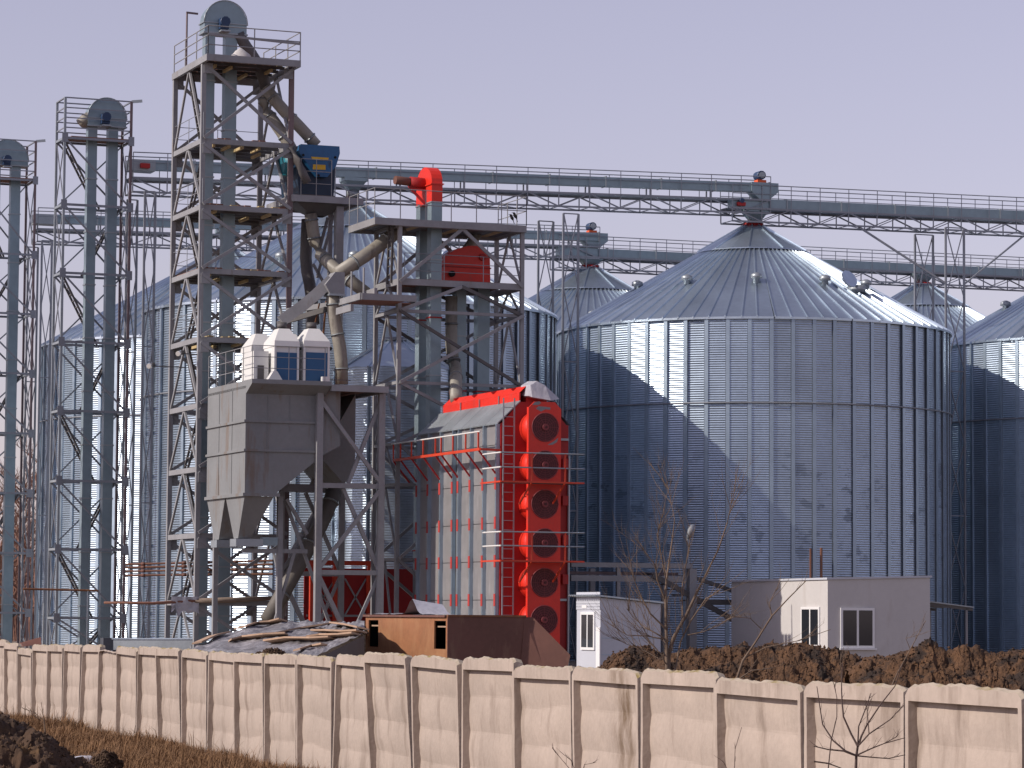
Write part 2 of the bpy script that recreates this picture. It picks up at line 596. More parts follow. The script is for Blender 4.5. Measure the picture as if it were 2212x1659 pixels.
def joined(me, ks, n, name):
    """several turned copies of one panel in a single mesh (the far side of a silo)"""
    v0 = np.array([v.co[:] for v in me.vertices])
    f0 = [tuple(p.vertices) for p in me.polygons]
    vs, fs = [], []
    for k in ks:
        a = 2 * math.pi * k / n
        c, s = math.cos(a), math.sin(a)
        b = len(vs)
        vs += [(c * x - s * y, s * x + c * y, z) for x, y, z in v0]
        fs += [tuple(i + b for i in f) for f in f0]
    m2 = bpy.data.meshes.new(name)
    m2.from_pydata(vs, [], fs)
    m2.materials.append(me.materials[0])
    return m2


def flat_wall_mesh(ks):
    vs, fs = [], []
    for k in ks:
        a0, a1 = 2 * math.pi * (k - .5) / NW, 2 * math.pi * (k + .5) / NW
        b = len(vs)
        for a in (a0, a1):
            for z in (0, EAVE):
                vs.append((SR * math.sin(a), -SR * math.cos(a), z))
        fs.append((b, b + 2, b + 3, b + 1))
    me = bpy.data.meshes.new('wall_panel')
    me.from_pydata(vs, [], fs)
    me.materials.append(GALV)
    return me


def silo(u, v, label, wall_me=WALL_ME, detail=True, walls=True, lo=-105, hi=105):
    t = Thing('grain_silo', label, 'silo', (u, v, 0), group='galvanised grain silos in two rows')
    P = world_of((u, v, 0))
    # angle of the camera direction measured from local -Y, positive towards local +X
    dl = Vector((-(P.x * RU.x + P.y * RU.y), -(P.x * RV.x + P.y * RV.y)))
    ca = math.degrees(math.atan2(dl.x, -dl.y))
    far = []
    for k in range(NW):
        d = (360.0 * k / NW - ca + 180) % 360 - 180
        if lo < d < hi:
            o = t._add('wall_panel', wall_me)
            # sheets are never perfectly true: a fraction of a degree each
            o.rotation_euler = (random.uniform(-.003, .003), 0, 2 * math.pi * k / NW + random.uniform(-.012, .012))
            o = t._add('stiffener', POST_ME)
            a = 2 * math.pi * (k + .5) / NW
            o.rotation_euler = (0, 0, a)
            o.location = (SR * math.sin(a), -SR * math.cos(a), 0)
            q = t._add('stiffener', SEAM_ME)
            q.rotation_euler = o.rotation_euler
            q.location = o.location
        else:
            far.append(k)
    if far:
        t._add('wall_panel', flat_wall_mesh(far), kind='stuff')
    far = []
    for k in range(NR):
        d = (360.0 * k / NR - ca + 180) % 360 - 180
        if -112 < d < 112:
            o = t._add('roof_panel', ROOF_ME)
            o.rotation_euler = (0, 0, 2 * math.pi * k / NR + random.uniform(-.004, .004))
        else:
            far.append(k)
    t._add('roof_panel', joined(ROOF_ME, far, NR, 'roof_panel'), kind='stuff')
    # wind ring half way up
    n = 60
    for zr in (11.45,):
        pts = []
        for i in range(n + 1):
            a = R_(ca) - math.pi * 0.62 + math.pi * 1.24 * i / n
            pts.append(V(u + (SR + .11) * math.sin(a), v - (SR + .11) * math.cos(a), zr))
        t.tube('wind_ring', pts, 0.035, GTHIN, 6)
    # cap
    vs, fs = [], []
    m = 20
    for r, z in ((2.74, ZI - 0.02), (2.70, ZI + 0.03), (0.42, ZI + 1.36)):
        for i in range(m):
            a = 2 * math.pi * i / m + 0.1
            vs.append((u + r * math.sin(a), v - r * math.cos(a), z))
    for j in range(2):
        for i in range(m):
            i2 = (i + 1) % m
            fs.append((j * m + i, j * m + i2, (j + 1) * m + i2, (j + 1) * m + i))
    t.mesh('roof_cap', vs, fs, ROOF)
    for i in range(0, m, 2):
        a = 2 * math.pi * i / m + 0.1
        d = V(math.sin(a), -math.cos(a), 0)
        t.bar('cap_rib', V(u, v, ZI + .06) + d * 2.68, V(u, v, ZI + 1.38) + d * 0.45, 0.05, 0.06, ROOF)
    t.rod('cap_flange', (u, v, ZI + 1.30), (u, v, ZI + 1.46), 0.50, REDDULL)
    t.rod('inlet_spout', (u, v, ZI + 1.44), (u, v, ZI + 2.1), 0.26, GSTEEL)
    # vents with a bent hood
    if detail:
        for dv in (-66, -33, -1.5, 30, 57):
            a = R_(ca + dv + 3)
            d = V(math.sin(a), -math.cos(a), 0)
            tn = V(math.cos(a), math.sin(a), 0)
            r = 6.0
            p = V(u, v, 0) + d * r + V(0, 0, roof_z(r))
            o = t.tube('roof_vent', [p - V(0, 0, .1), p + V(0, 0, .16), p + V(0, 0, .19), p + V(0, 0, .36), p + V(0, 0, .44)], [0.15, 0.15, 0.27, 0.25, 0.08], GSTEEL, 10)
        # access hatch standing open, a round lid
        a = R_(ca + 48)
        d = V(math.sin(a), -math.cos(a), 0)
        p = V(u, v, 0) + d * 6.35 + V(0, 0, roof_z(6.35))
        t.rod('hatch_rim', p - V(0, 0, .1), p + V(0, 0, .22), 0.42, GSTEEL)
        q = p + V(-.55, -.25, .45)
        t.rod('hatch_lid', q, q + V(.03, -.09, .05), 0.44, ROOF)
    return t


SP, BO = 19.996, 19.534
silo(0, 0, 'biggest silo in full view, right of the red dryer and behind the white hut', WALL_ME_S)
silo(-SP, 0, 'silo behind the red dryer tower, its roof peak hidden by the blue machine')
silo(SP, 0, 'silo cut off by the right edge, behind the awning of the white hut')
silo(-SP, BO, 'silo furthest left, behind the middle of the three bucket elevator towers', detail=False)
silo(0, BO, 'far silo whose cone peeks out left of the biggest silo', detail=True, lo=-100, hi=30)
silo(SP, BO, 'far silo whose cone peeks out right of the biggest silo', detail=True, lo=-100, hi=30)

# small silo in front of the second one
ss = Thing('small_silo', 'small corrugated silo with a faceted cone, inside the steelwork left of the dryer', 'silo', (-22.1, -12.0, 0))
sr, sz = 2.45, onv(855, 790, -14.4).z
n = 24
vs, fs = [], []
rows = int(sz / 0.104) * 4
for i in range(rows + 1):
    z = sz * i / rows
    r = sr + 0.007 * math.cos(2 * math.pi * z / 0.104)
    for k in range(n):
        a = 2 * math.pi * k / n
        vs.append((-22.1 + r * math.sin(a), -12.0 - r * math.cos(a), z))
for i in range(rows):
    for k in range(n):
        k2 = (k + 1) % n
        fs.append((i * n + k, i * n + k2, (i + 1) * n + k2, (i + 1) * n + k))
ss.mesh('wall', vs, fs, GALV, True)
for k in range(12):
    a0, a1 = 2 * math.pi * (k - .5) / 12, 2 * math.pi * (k + .5) / 12
    q = [(-22.1 + r * math.sin(a), -12.0 - r * math.cos(a), z) for r, z, a in ((2.55, sz - .03, a0), (2.55, sz - .03, a1), (0.45, sz + 1.2, a1), (0.45, sz + 1.2, a0))]
    ss.mesh('roof_panel', q, [(0, 1, 2, 3)], ROOF)
    ss.bar('seam', q[0], q[3], 0.06, 0.09, ROOF)
ss.rod('roof_flange', (-22.1, -12, sz + 1.15), (-22.1, -12, sz + 1.35), .5, GSTEEL)
for k in range(12):
    a = 2 * math.pi * (k + .5) / 12
    ss.bar('stiffener', (-22.1 + 2.48 * math.sin(a), -12 - 2.48 * math.cos(a), 0), (-22.1 + 2.48 * math.sin(a), -12 - 2.48 * math.cos(a), sz - .05), .09, .09, STIFF)


# ------------------------------------------------------------------ conveyor bridges
def conveyor(label, u0, u1, v, z0, z1, gap, r0=1.0):
    t = Thing('conveyor_bridge', label, 'conveyor', (u0, v, z0), group='conveyor bridges over the silos')
    L = u1 - u0

    def at(f, dv, dz):
        return V(u0 + L * f, v + dv, z0 + (z1 - z0) * f + dz)
    n = max(2, round(L / 2.9))
    for i in range(n):
        t.bar('trough', at(i / n, -.2, -.225), at((i + 1) / n, -.2, -.225), .46, .43, GBOX)
        t.bar('flange', at((i + 1) / n, -.2, -.215) - V(.03, 0, 0), at((i + 1) / n, -.2, -.215) + V(.03, 0, 0), .54, .50, GSTEEL)
    zt = -.47 - gap
    zb = zt - .62
    for dv in (-.5, .75):
        t.bar('chord', at(0, dv, zt), at(1, dv, zt), .08, .09, GTHIN)
        t.bar('chord', at(0, dv, zb), at(1, dv, zb), .07, .08, GTHIN)
    t.bar('walkway', at(0, .45, zt + .06), at(1, .45, zt + .06), .6, .03, GTHIN)
    m = max(3, round(L / 1.55))
    for i in range(m + 1):
        f = i / m
        for dv in (-.5, .75):
            t.bar('vertical', at(f, dv, zt), at(f, dv, zb), .045, .045, GTHIN)
        t.bar('cross_bar', at(f, -.5, zb), at(f, .75, zb), .04, .04, GTHIN)
        if gap > .1 and i % 2 == 0:
            t.bar('saddle', at(f, -.42, zt), at(f, -.42, -.45), .06, .06, GTHIN)
            t.bar('saddle', at(f, .02, zt), at(f, .02, -.45), .06, .06, GTHIN)
        for dv in (-.54, .8):
            t.rod('post', at(f, dv, zt), at(f, dv, .28 if gap > .1 else .62), .02, GTHIN)
        if i < m:
            g = (i + 1) / m
            for dv in (-.5, .75):
                if i % 2 == 0:
                    t.bar('diagonal', at(f, dv, zt), at(g, dv, zb), .05, .06, GTHIN)
                else:
                    t.bar('diagonal', at(f, dv, zb), at(g, dv, zt), .035, .04, GTHIN)
            t.bar('diagonal', at(f, -.5, zb), at(g, .75, zb), .035, .035, GTHIN)
    top = .28 if gap > .1 else .62
    for dv in (-.54, .8):
        t.rod('rail', at(0, dv, top), at(1, dv, top), .024, GTHIN)
        t.rod('rail', at(0, dv, top - .42), at(1, dv, top - .42), .018, GTHIN)
    return t, at, zb, zt


def drive(t, p, sgn=1):
    """motor on an orange base with a discharge hopper below, p at the trough top"""
    t.box('motor_base', p.x - .25, p.x + .2, p.y - .4, p.y, p.z + .0, p.z + .14, ORANGE)
    t.rod('drive_motor', p + V(-.05, -.45, .36), p + V(-.05, .1, .36), .21, DMOTOR)
    t.rod('motor_cap', p + V(-.05, -.5, .36), p + V(-.05, -.45, .36), .15, GSTEEL)
    u, v, z = p
    t.prism('head_hopper', [(u - .62, z), (u + .78, z), (u + .78, z - .42), (u + .3, z - .80), (u - .2, z - .80), (u - .62, z - .42)], 'v', v - .52, v + .12, GBOX)


def spout(t, u, v, z0, z1, r=.24):
    t.box('slide_gate', u - .55, u + .55, v - .45, v + .35, z0 - .16, z0, GBOX)
    vs = []
    for (w, z) in ((.5, z0 - .16), (.24, z0 - .55)):
        vs += [(u - w, v - w * .8, z), (u + w, v - w * .8, z), (u + w, v + w * .8, z), (u - w, v + w * .8, z)]
    t.mesh('spout_cone', vs, [(0, 1, 5, 4), (1, 2, 6, 5), (2, 3, 7, 6), (3, 0, 4, 7)], GBOX)
    t.rod('spout', (u, v, z0 - .5), (u, v, z1), r, GSTEEL)


a1, b1 = onv(285, 344, -.5), onv(1660, 396, -.5)
ct, at, zb, zt = conveyor('upper conveyor bridge crossing behind the red elevator head, ending over the biggest silo', a1.x, b1.x, -.2, a1.z, b1.z, .36)
drive(ct, at((0.2 - a1.x) / (b1.x - a1.x), -.0, 0))
spout(ct, -SP, -.2, at((-SP - a1.x) / (b1.x - a1.x), 0, -.45).z, 20.6)
ct.box('tail_box', a1.x - .15, a1.x + 1.0, -.75, .1, a1.z - .5, a1.z - .02, GSTEEL)
ct.box('tail_motor', a1.x + .3, a1.x + .7, -.95, -.75, a1.z - .40, a1.z - .2, REDDULL)
a2, b2 = onv(1578, 427, -.5), onv(2212, 456, -.5)
k2 = (b2.z - a2.z) / (b2.x - a2.x)
ct, at, zb2, zt2 = conveyor('conveyor bridge running out of the right edge above the biggest silo', a2.x, a2.x + 26, -.2, a2.z, a2.z + 26 * k2, 0.02)
ct.box('tail_motor', a2.x + .25, a2.x + .65, -.8, -.55, a2.z - .38, a2.z - .22, REDDULL)
ct.rod('tail_drive', (a2.x + .45, -.85, a2.z - .14), (a2.x + .45, -.5, a2.z - .14), .12, DMOTOR)
spout(ct, 0, -.2, a2.z - .44, 20.6)
spout(ct, SP, -.2, a2.z - .3, 20.6)
a3, b3 = onv(80, 462, BO - .3), onv(1292, 503, BO - .3)
ct, at, zb, zt = conveyor('far conveyor bridge behind the left elevators and tall steel tower', a3.x, b3.x, BO, a3.z, b3.z, .30)
drive(ct, at((0.1 - a3.x) / (b3.x - a3.x), .2, 0))
ct.box('tail_box', a3.x - .15, a3.x + 1.0, BO - .55, BO + .3, a3.z - .5, a3.z - .02, GSTEEL)
spout(ct, -SP, BO, at((-SP - a3.x) / (b3.x - a3.x), 0, -.45).z, 20.6)
a4 = onv(1205, 533, BO - .3)
b4 = onv(2200, 580, BO - .3)
ct, at, zb, zt = conveyor('far conveyor bridge seen behind the cone of the biggest silo', a4.x, b4.x + 3, BO, a4.z, b4.z, 0.02)
spout(ct, 0, BO, a4.z - .44, 20.6)
spout(ct, SP, BO, b4.z - .5, 20.6)


def lattice(name, label, cat, u0, u1, v0, v1, zs, m, cw=.09, bw=.05, group=None, faces='front back left right', style='X'):
    t = Thing(name, label, cat, (u0, v0, zs[-1]), group=group)
    for u in (u0, u1):
        for v in (v0, v1):
            t.bar('leg', (u, v, zs[-1]), (u, v, zs[0]), cw, cw, m)
    cor = {'front': ((u0, v0), (u1, v0)), 'back': ((u0, v1), (u1, v1)), 'left': ((u0, v0), (u0, v1)), 'right': ((u1, v0), (u1, v1))}
    for fn in faces.split():
        a, b = cor[fn]
        for zt_, zb_ in zip(zs[:-1], zs[1:]):
            t.bar('brace', (*a, zt_), (*b, zb_), bw, bw, m)
            t.bar('brace', (*b, zt_), (*a, zb_), bw, bw, m)
        for z in zs[::2]:
            t.bar('strut', (*a, z), (*b, z), bw, bw, m)
    return t


def trestle(label, u0, u1, v, zs, g):
    t = Thing('support_mast', label, 'mast', (u0, v, 0), group=g)
    for u in (u0, u1):
        t.bar('leg', (u, v, zs[-1]), (u, v, zs[0]), .09, .09, GTHIN)
    for za, zb_ in zip(zs[:-1], zs[1:]):
        t.bar('brace', (u0, v - .03, za), (u1, v - .03, zb_), .04, .045, GTHIN)
        t.bar('brace', (u1, v + .03, za), (u0, v + .03, zb_), .04, .045, GTHIN)
    for z in zs[::2]:
        t.bar('strut', (u0, v, z), (u1, v, z), .05, .05, GTHIN)
    return t


def portal(label, uc, w, v, ztop, knees=True):
    """two narrow braced masts, fore and aft of the row, under a conveyor"""
    g = 'lattice masts under the conveyor bridges'
    zs = list(np.linspace(ztop, 0, 7))
    m1 = trestle(label[0], uc - w / 2, uc + w / 2, v - 1.5, zs, g)
    m2 = trestle(label[1], uc - w / 2, uc + w / 2, v + 1.5, zs, g)
    return m1, m2


portal(('mast touching the left wall of the biggest silo, nearer of its pair', 'mast left of the biggest silo, further of its pair'), -9.95, .74, 0, 20.3)
m1, m2 = portal(('mast touching the right wall of the biggest silo, nearer of its pair', 'mast right of the biggest silo, further of its pair'), 10.0, 1.0, 0, 20.7)
m1.bar('knee_brace', (9.5, -1.5, 18.0), (5.3, -.6, 20.6), .09, .09, GTHIN)
m1.bar('knee_brace', (10.5, -1.5, 18.0), (14.3, -.6, 20.6), .07, .07, GTHIN)
portal(('mast in the gap left of the tall steel tower, nearer of its pair', 'mast left of the tall steel tower, further of its pair'), -29.68, .46, 0, 20.2)
portal(('mast left of the furthest left silo, nearer of its pair', 'mast behind the left elevators, further of its pair'), -29.6, .5, BO, 20.2)
portal(('mast rising left of the far silo cone that shows left', 'mast behind the red dryer tower beyond the conveyors'), -9.9, .7, BO, 20.2)


# ------------------------------------------------------------------ bucket elevators on lattice towers
def elevator_head(t, u0, u1, v0, v1, z0, z1, m, ms, motor=True):
    """rounded casing, flat faces to front and back, u0..u1 wide, rounded top"""
    uc, r = (u0 + u1) / 2, (u1 - u0) / 2
    poly = [(u0, z0), (u1, z0)]
    zc = z1 - r
    for i in range(19):
        a = math.pi * i / 18
        poly.append((uc + r * math.cos(a), zc + r * math.sin(a)))
    t.prism('head_casing', poly, 'v', v0, v1, m)
    t.box('casing_flange', u0 - .05, u1 + .05, v0 - .04, v1 + .04, zc - .05, zc - .01, ms)
    t.box('casing_flange', u0 - .04, u1 + .04, v0 - .04, v1 + .04, z0 - .05, z0 + .01, ms)
    rim = [V(uc + (r + .02) * math.cos(math.pi * i / 18), v0 - .02, zc + (r + .02) * math.sin(math.pi * i / 18)) for i in range(19)]
    t.tube('head_rim', rim, .022, ms, 6)
    if motor:
        t.rod('drive_motor', (uc - .12, v0 - .42, zc - .02), (uc - .12, v0, zc - .02), .2, DMOTOR)
        t.box('motor_foot', uc - .3, uc + .1, v0 - .4, v0, zc - .42, zc - .36, ms)
        t.box('gear_box', uc - .3, uc + .05, v0 - .28, v0, zc - .30, zc + .12, DMOTOR)


def elev_tower(tl, el, px_fl, px_fr, ztop, zs, v0, v1, leg_px, head_px, head_z, hz0):
    """tl, el: labels of the tower and of the elevator in it"""
    u0, u1 = px_fl, px_fr
    t = Thing('lattice_tower', tl, 'tower', (u0, v0, 0), group='lattice towers round the left bucket elevators')
    C = GSTEEL
    zs = zs + [0.0]
    for u in (u0, u1):
        for v in (v0, v1):
            t.bar('column', (u, v, 0), (u, v, ztop), .10, .10, C if u == u0 else PURPLE)
    for i, z in enumerate(zs[:-1]):
        for a, b in (((u0, v0), (u1, v0)), ((u0, v1), (u1, v1)), ((u0, v0), (u0, v1)), ((u1, v0), (u1, v1))):
            t.bar('beam', (*a, z), (*b, z), .08, .10, GTHIN if a[1] == b[1] else C)
        for u in (u0, u1):
            t.box('gusset', u - .13, u + .13, v0 - .075, v0 - .055, z - .2, z + .2, GTHIN)
        if i < len(zs) - 1:
            zb_ = zs[i + 1]
            t.bar('brace', (u0, v0, z), (u1, v0, zb_), .07, .07, GTHIN)
            t.bar('brace', (u0, v1, z), (u1, v1, zb_), .07, .07, GTHIN)
            t.bar('brace', (u1, v1, z), (u0, v1, zb_), .06, .06, C)
            for u in (u0, u1):
                t.bar('brace', (u, v0, z), (u, v1, zb_), .04, .04, GTHIN)
                t.bar('brace', (u, v1, z), (u, v0, zb_), .04, .04, GTHIN)
    # top platform and its cage of rails
    zp = zs[0]
    npl = 7
    for i in range(npl):
        va = v0 + (v1 - v0) * i / npl
        t.box('plank', u0 + .3, u1 - .05, va + .02, va + (v1 - v0) / npl - .02, zp + .06, zp + .10, WOODDARK)
    for k, z in enumerate(np.linspace(zp + .45, ztop, 4)):
        for a, b in (((u0, v0), (u1, v0)), ((u0, v1), (u1, v1)), ((u0, v0), (u0, v1)), ((u1, v0), (u1, v1))):
            t.bar('rail', (*a, z), (*b, z), .035 if k < 3 else .07, .05, GTHIN)
    t.bar('jib_beam', (u1, v0, ztop), (u1 + .45, v0 - .1, ztop + .05), .08, .12, GSTEEL)
    # zig-zag ladders
    for i in range(len(zs) - 1):
        za, zb_ = zs[i], zs[i + 1]
        if i % 2 == 0:
            t.ladder((u0 + .25, v1 - .25, za), (u0 + (u1 - u0) * .62, v1 - .25, zb_), .5, PAINTD, step=.3)
        else:
            t.ladder((u1 - .25, v1 - .25, za), (u0 + (u1 - u0) * .40, v1 - .25, zb_), .5, PAINTD, step=.3)
    # elevator
    e = Thing('bucket_elevator', el, 'elevator', ((head_px[0] + head_px[1]) / 2, (v0 + v1) / 2, 0), group='grey bucket elevators with round heads')
    vm = (v0 + v1) / 2
    for a, b in leg_px:
        z = 0.0
        for k in range(10):
            z2 = hz0 * (k + 1) / 10
            e.box('leg_section', a, b, vm - .2, vm + .2, hz0 * k / 10 + .012, z2 - .012, GBOX)
            e.box('leg_flange', a - .03, b + .03, vm - .23, vm + .23, z2 - .03, z2 + .03, GSTEEL)
    elevator_head(e, head_px[0], head_px[1], vm - .38, vm + .38, hz0, head_z, GBOX, GSTEEL)
    return t, e


V2 = -.9
fl, fr = onv(140, 297, V2), onv(283, 300, V2)
top2 = onv(140, 210, V2).z
zs2 = [onv(140, y, V2).z for y in (297, 441, 589, 738, 887, 1038, 1186, 1335)]
vm2 = V2 + .75
lg = [(onv(187, 350, vm2).x, onv(207, 350, vm2).x), (onv(231, 350, vm2).x, onv(252, 350, vm2).x)]
h0, h1 = onv(190.5, 245, vm2 - .38).x, onv(273, 245, vm2 - .38).x
t2, e2 = elev_tower('middle lattice tower of the left three, standing left of the tall steel tower', 'bucket elevator with a round grey head in the middle lattice tower',
                    fl.x, fr.x, top2, zs2, V2, V2 + 1.5, lg, (h0, h1), onv(232, 215.5, vm2).z, onv(232, 275, vm2).z)
p = onv(180, 258, vm2 - .1)
e2.tube('discharge_hood', [p + V(.3, 0, .12), p + V(.1, 0, 0), p + V(-.12, 0, -.22)], .26, DUCT, 10)

V1 = 18.0
fr1 = onv(75.5, 420, V1)
zs1 = [onv(75, y, V1).z for y in (387, 423, 551, 679, 808, 937, 1066, 1195, 1324)]
zs1 = [onv(75, 390, V1).z] + zs1[2:]
vm1 = V1 + .95
lg1 = [(onv(-22, 450, vm1).x, onv(-2, 450, vm1).x), (onv(21, 450, vm1).x, onv(41.5, 450, vm1).x)]
hc = onv(15, 330, vm1).x
t1, e1 = elev_tower('lattice tower cut off by the left edge of the picture', 'bucket elevator cut off by the left edge, its round head half in view',
                    fr1.x - 3.1, fr1.x, onv(75, 305, V1).z, zs1, V1, V1 + 1.9, lg1, (hc - .98, hc + .98), onv(15, 304.5, vm1).z, onv(15, 358, vm1).z)

# ------------------------------------------------------------------ tall steel tower
TV0, TV1 = -15.0, -10.9
TU0, TU1 = onv(440, 150, TV0).x, onv(630, 150, TV0).x
zl = [onv(441, y, TV0).z for y in (131, 304, 447, 585, 733, 877, 1014, 1157, 1302)] + [0.0]
tt = Thing('steel_tower', 'tallest tower, grey steel with planked landings, topmost thing in the picture', 'tower', (TU0, TV0, 0))
cw = .18
for u, v, m in ((TU0, TV0, PAINT), (TU1, TV0, PURPLE), (TU0, TV1, PAINT), (TU1, TV1, PAINT)):
    for za, zb_ in zip(zl[1:], zl[:-1]):
        tt.bar('column', (u, v, za), (u, v, zb_), cw, cw, m)
for i, z in enumerate(zl[:-1]):
    for a, b in (((TU0, TV0), (TU1, TV0)), ((TU0, TV1), (TU1, TV1)), ((TU0, TV0), (TU0, TV1)), ((TU1, TV0), (TU1, TV1))):
        if i == 0:
            break
        tt.bar('beam', (*a, z), (*b, z), .12, .2, PAINT)
    zb_ = zl[i + 1]
    um, vm = (TU0 + TU1) / 2, (TV0 + TV1) / 2
    for vv in (TV0 - .11, TV1):
        tt.bar('brace', (TU0, vv, z - .12), (TU1, vv, zb_ + .1), .09, .12, PAINT)
        tt.bar('brace', (TU1, vv - .1, z - .12), (TU0, vv - .1, zb_ + .1), .09, .12, PAINT)
        tt.box('gusset', TU0 - .02, TU0 + .34, vv - .02, vv + .02, z - .5, z - .1, PAINT)
        tt.box('gusset', TU1 - .34, TU1 + .02, vv - .02, vv + .02, z - .5, z - .1, PAINT)
    for uu in (TU0, TU1):
        tt.bar('brace', (uu, vm - .05, z - .1), (uu, TV0 + .05, zb_ + .1), .08, .11, PAINT)
        tt.bar('brace', (uu, vm + .05, z - .1), (uu, TV1 - .05, zb_ + .1), .08, .11, PAINT)
    if i < 5:
        # landing of loose planks, a few of them missing
        o = .75 if i == 0 else .02
        npl = 12
        for k in range(npl):
            if random.random() < .22 and i > 0:
                continue
            ua = TU0 + .1 + (TU1 - TU0 - .2) * k / npl
            zz = z + .11 + random.uniform(0, .03)
            tt.box('plank', ua, ua + .24, TV0 - o + .15, TV1 + .05 + random.uniform(-.1, .1), zz, zz + .045, WOODDARK if random.random() < .75 else WOODPALE)
        for k in range(5):
            vv = TV0 - o + .5 + k * .85
            tt.box('joist', TU0 + .1, TU1 - .1, vv, vv + .07, z - .02, z + .10, PAINTD)
        for k in range(5):
            uu = TU0 + .6 + k * .6 + random.uniform(-.1, .1)
            va = TV0 + random.choice((.4, .5, 1.9))
            tt.bar('batten', (uu, va, z - .09), (uu, va + 1.1, z - .09), .10, .11, WOODPALE)
z0 = zl[0]
for (ua, ub, va, vb) in ((TU0 - .12, TU1 + .12, TV0 - .82, TV0 - .70), (TU0 - .12, TU1 + .12, TV1 + .0, TV1 + .12)):
    tt.box('edge_beam', ua, ub, va, vb, z0 - .12, z0 + .14, PAINT)
for ua in (TU0 - .12, TU1):
    tt.box('edge_beam', ua, ua + .12, TV0 - .70, TV1, z0 - .12, z0 + .14, PAINT)
rz = z0 + .14
tt.railing([(TU0 - .06, TV1, rz), (TU0 - .06, TV0 - .78, rz), (TU1 + .1, TV0 - .78, rz), (TU1 + .1, TV1, rz)], 1.12, PAINT, 1.6, 3, .022)
tt.bar('rail', (TU0 - .06, TV0 - .79, rz + .78), (TU1 + .1, TV0 - .79, rz + .66), .05, .09, PAINT)
for z in zl[1:5]:
    tt.railing([(TU0, TV0 - .1, z + .12), (TU0, TV1, z + .12), (TU1, TV1, z + .12)], 1.0, GTHIN, 1.7, 2, .014)
tt.rod('mast_pole', (TU0 + .05, TV1 - 1.4, rz), (TU0 + .05, TV1 - 1.4, rz + 2.25), .04, PURPLE)
tt.bar('mast_lamp', (TU0 + .02, TV1 - 1.4, rz + 2.25), (TU0 + .5, TV1 - 1.4, rz + 2.23), .08, .07, PURPLE)
for i in range(0, 8):
    za, zb_ = zl[i], zl[i + 1]
    s = i % 2
    tt.ladder((TU0 + .5 + s * .6, TV1 - .5, za), (TU0 + 1.1 - s * .6, TV1 - .5, zb_), .5, PAINTD, step=.3)
for j, (y, xx) in enumerate(((790, 325), (763, 388))):
    p = onv(xx, y, TV0 + 2 if j == 0 else TV0 - .1)
    lampt = Thing('floodlight', ('bright floodlight on a bracket left of the tall steel tower', 'floodlight fixed to the left column of the tall steel tower')[j], 'floodlight', p, group='floodlights on the tall steel tower')
    lampt.rod('reflector', p, p + V(-.1, -.1, -.03), .10, LAMP)
    lampt.rod('housing', p + V(.16, .1, .05), p, .09, PAINTD)
    lampt.bar('bracket', p + V(.1, .08, 0), (TU0, TV0 + (2 if j == 0 else 0), p.z - .02), .04, .04, PAINTD)

# elevator inside the tall tower
vm = -13.2
le = [(onv(448, 300, vm).x, onv(472, 300, vm).x), (onv(492, 300, vm).x, onv(517, 300, vm).x)]
le = [(onv(442, 200, vm - .2).x, onv(463, 200, vm - .2).x), (onv(486, 200, vm - .2).x, onv(511, 200, vm - .2).x)]
et = Thing('bucket_elevator', 'bucket elevator inside the tall steel tower, with the highest round head', 'elevator', ((le[0][0] + le[1][1]) / 2, vm, 0), group='grey bucket elevators with round heads')
hz = onv(490, 71, vm - .4).z
hu0, hu1 = onv(442, 60, vm - .35).x, onv(533, 60, vm - .35).x
for a, b in le:
    for k in range(13):
        et.box('leg_section', a, b, vm - .22, vm + .22, hz * k / 13 + .012, hz * (k + 1) / 13 - .012, GBOX)
        et.box('leg_flange', a - .03, b + .03, vm - .25, vm + .25, hz * (k + 1) / 13 - .03, hz * (k + 1) / 13 + .03, GSTEEL)
elevator_head(et, hu0, hu1, vm - .35, vm + .35, hz, onv(490, 2.5, vm - .35).z, GBOX, GSTEEL)
vsk, fsk = [], []
p = onv(520, 120, TV0 + .4)
hp = Thing('sack_heap', 'pale heap of spilled sacking on the top landing of the tall tower', 'sacks', (p.x, p.y, z0 + .15))
n = 14
for j in range(6):
    for i in range(n):
        a = 2 * math.pi * i / n
        rr = (.62 * (1 - j / 5.0) ** .7 + .01) * (1 + .25 * noise.noise(V(i * .9, j * .8, 1)))
        vsk.append((p.x + rr * math.cos(a), p.y + rr * .7 * math.sin(a), z0 + .15 + .55 * (j / 5.0) ** 1.3))
for j in range(5):
    for i in range(n):
        i2 = (i + 1) % n
        fsk.append((j * n + i, j * n + i2, (j + 1) * n + i2, (j + 1) * n + i))
hp.mesh('sacking', vsk, fsk, WHITEWALL, True)


# ------------------------------------------------------------------ spouts
def spout_pipe(label, pts, r, m=DUCT, rings=True, name='grain_spout', square=False):
    pts = [Vector(p) for p in pts]
    t = Thing(name, label, 'spout', pts[-1], group='grain spouts between the machines')
    # smooth the bends a little
    q = [pts[0]]
    for i in range(1, len(pts) - 1):
        a, b, c = pts[i - 1], pts[i], pts[i + 1]
        q += [b.lerp(a, min(.3, .3 / (b - a).length)), b.lerp(c, min(.3, .3 / (c - b).length))]
    q.append(pts[-1])
    t.tube('pipe', q, r, m, 14, square=square)
    if rings:
        for a, b in zip(pts[:-1], pts[1:]):
            L = (b - a).length
            k = max(1, int(L / 1.6))
            d = (b - a) / L
            for i in range(1, k + 1):
                c = a.lerp(b, (i - .5) / k)
                t.rod('clamp_ring', c - d * .035, c + d * .035, r * 1.16, GSTEEL)
    return t


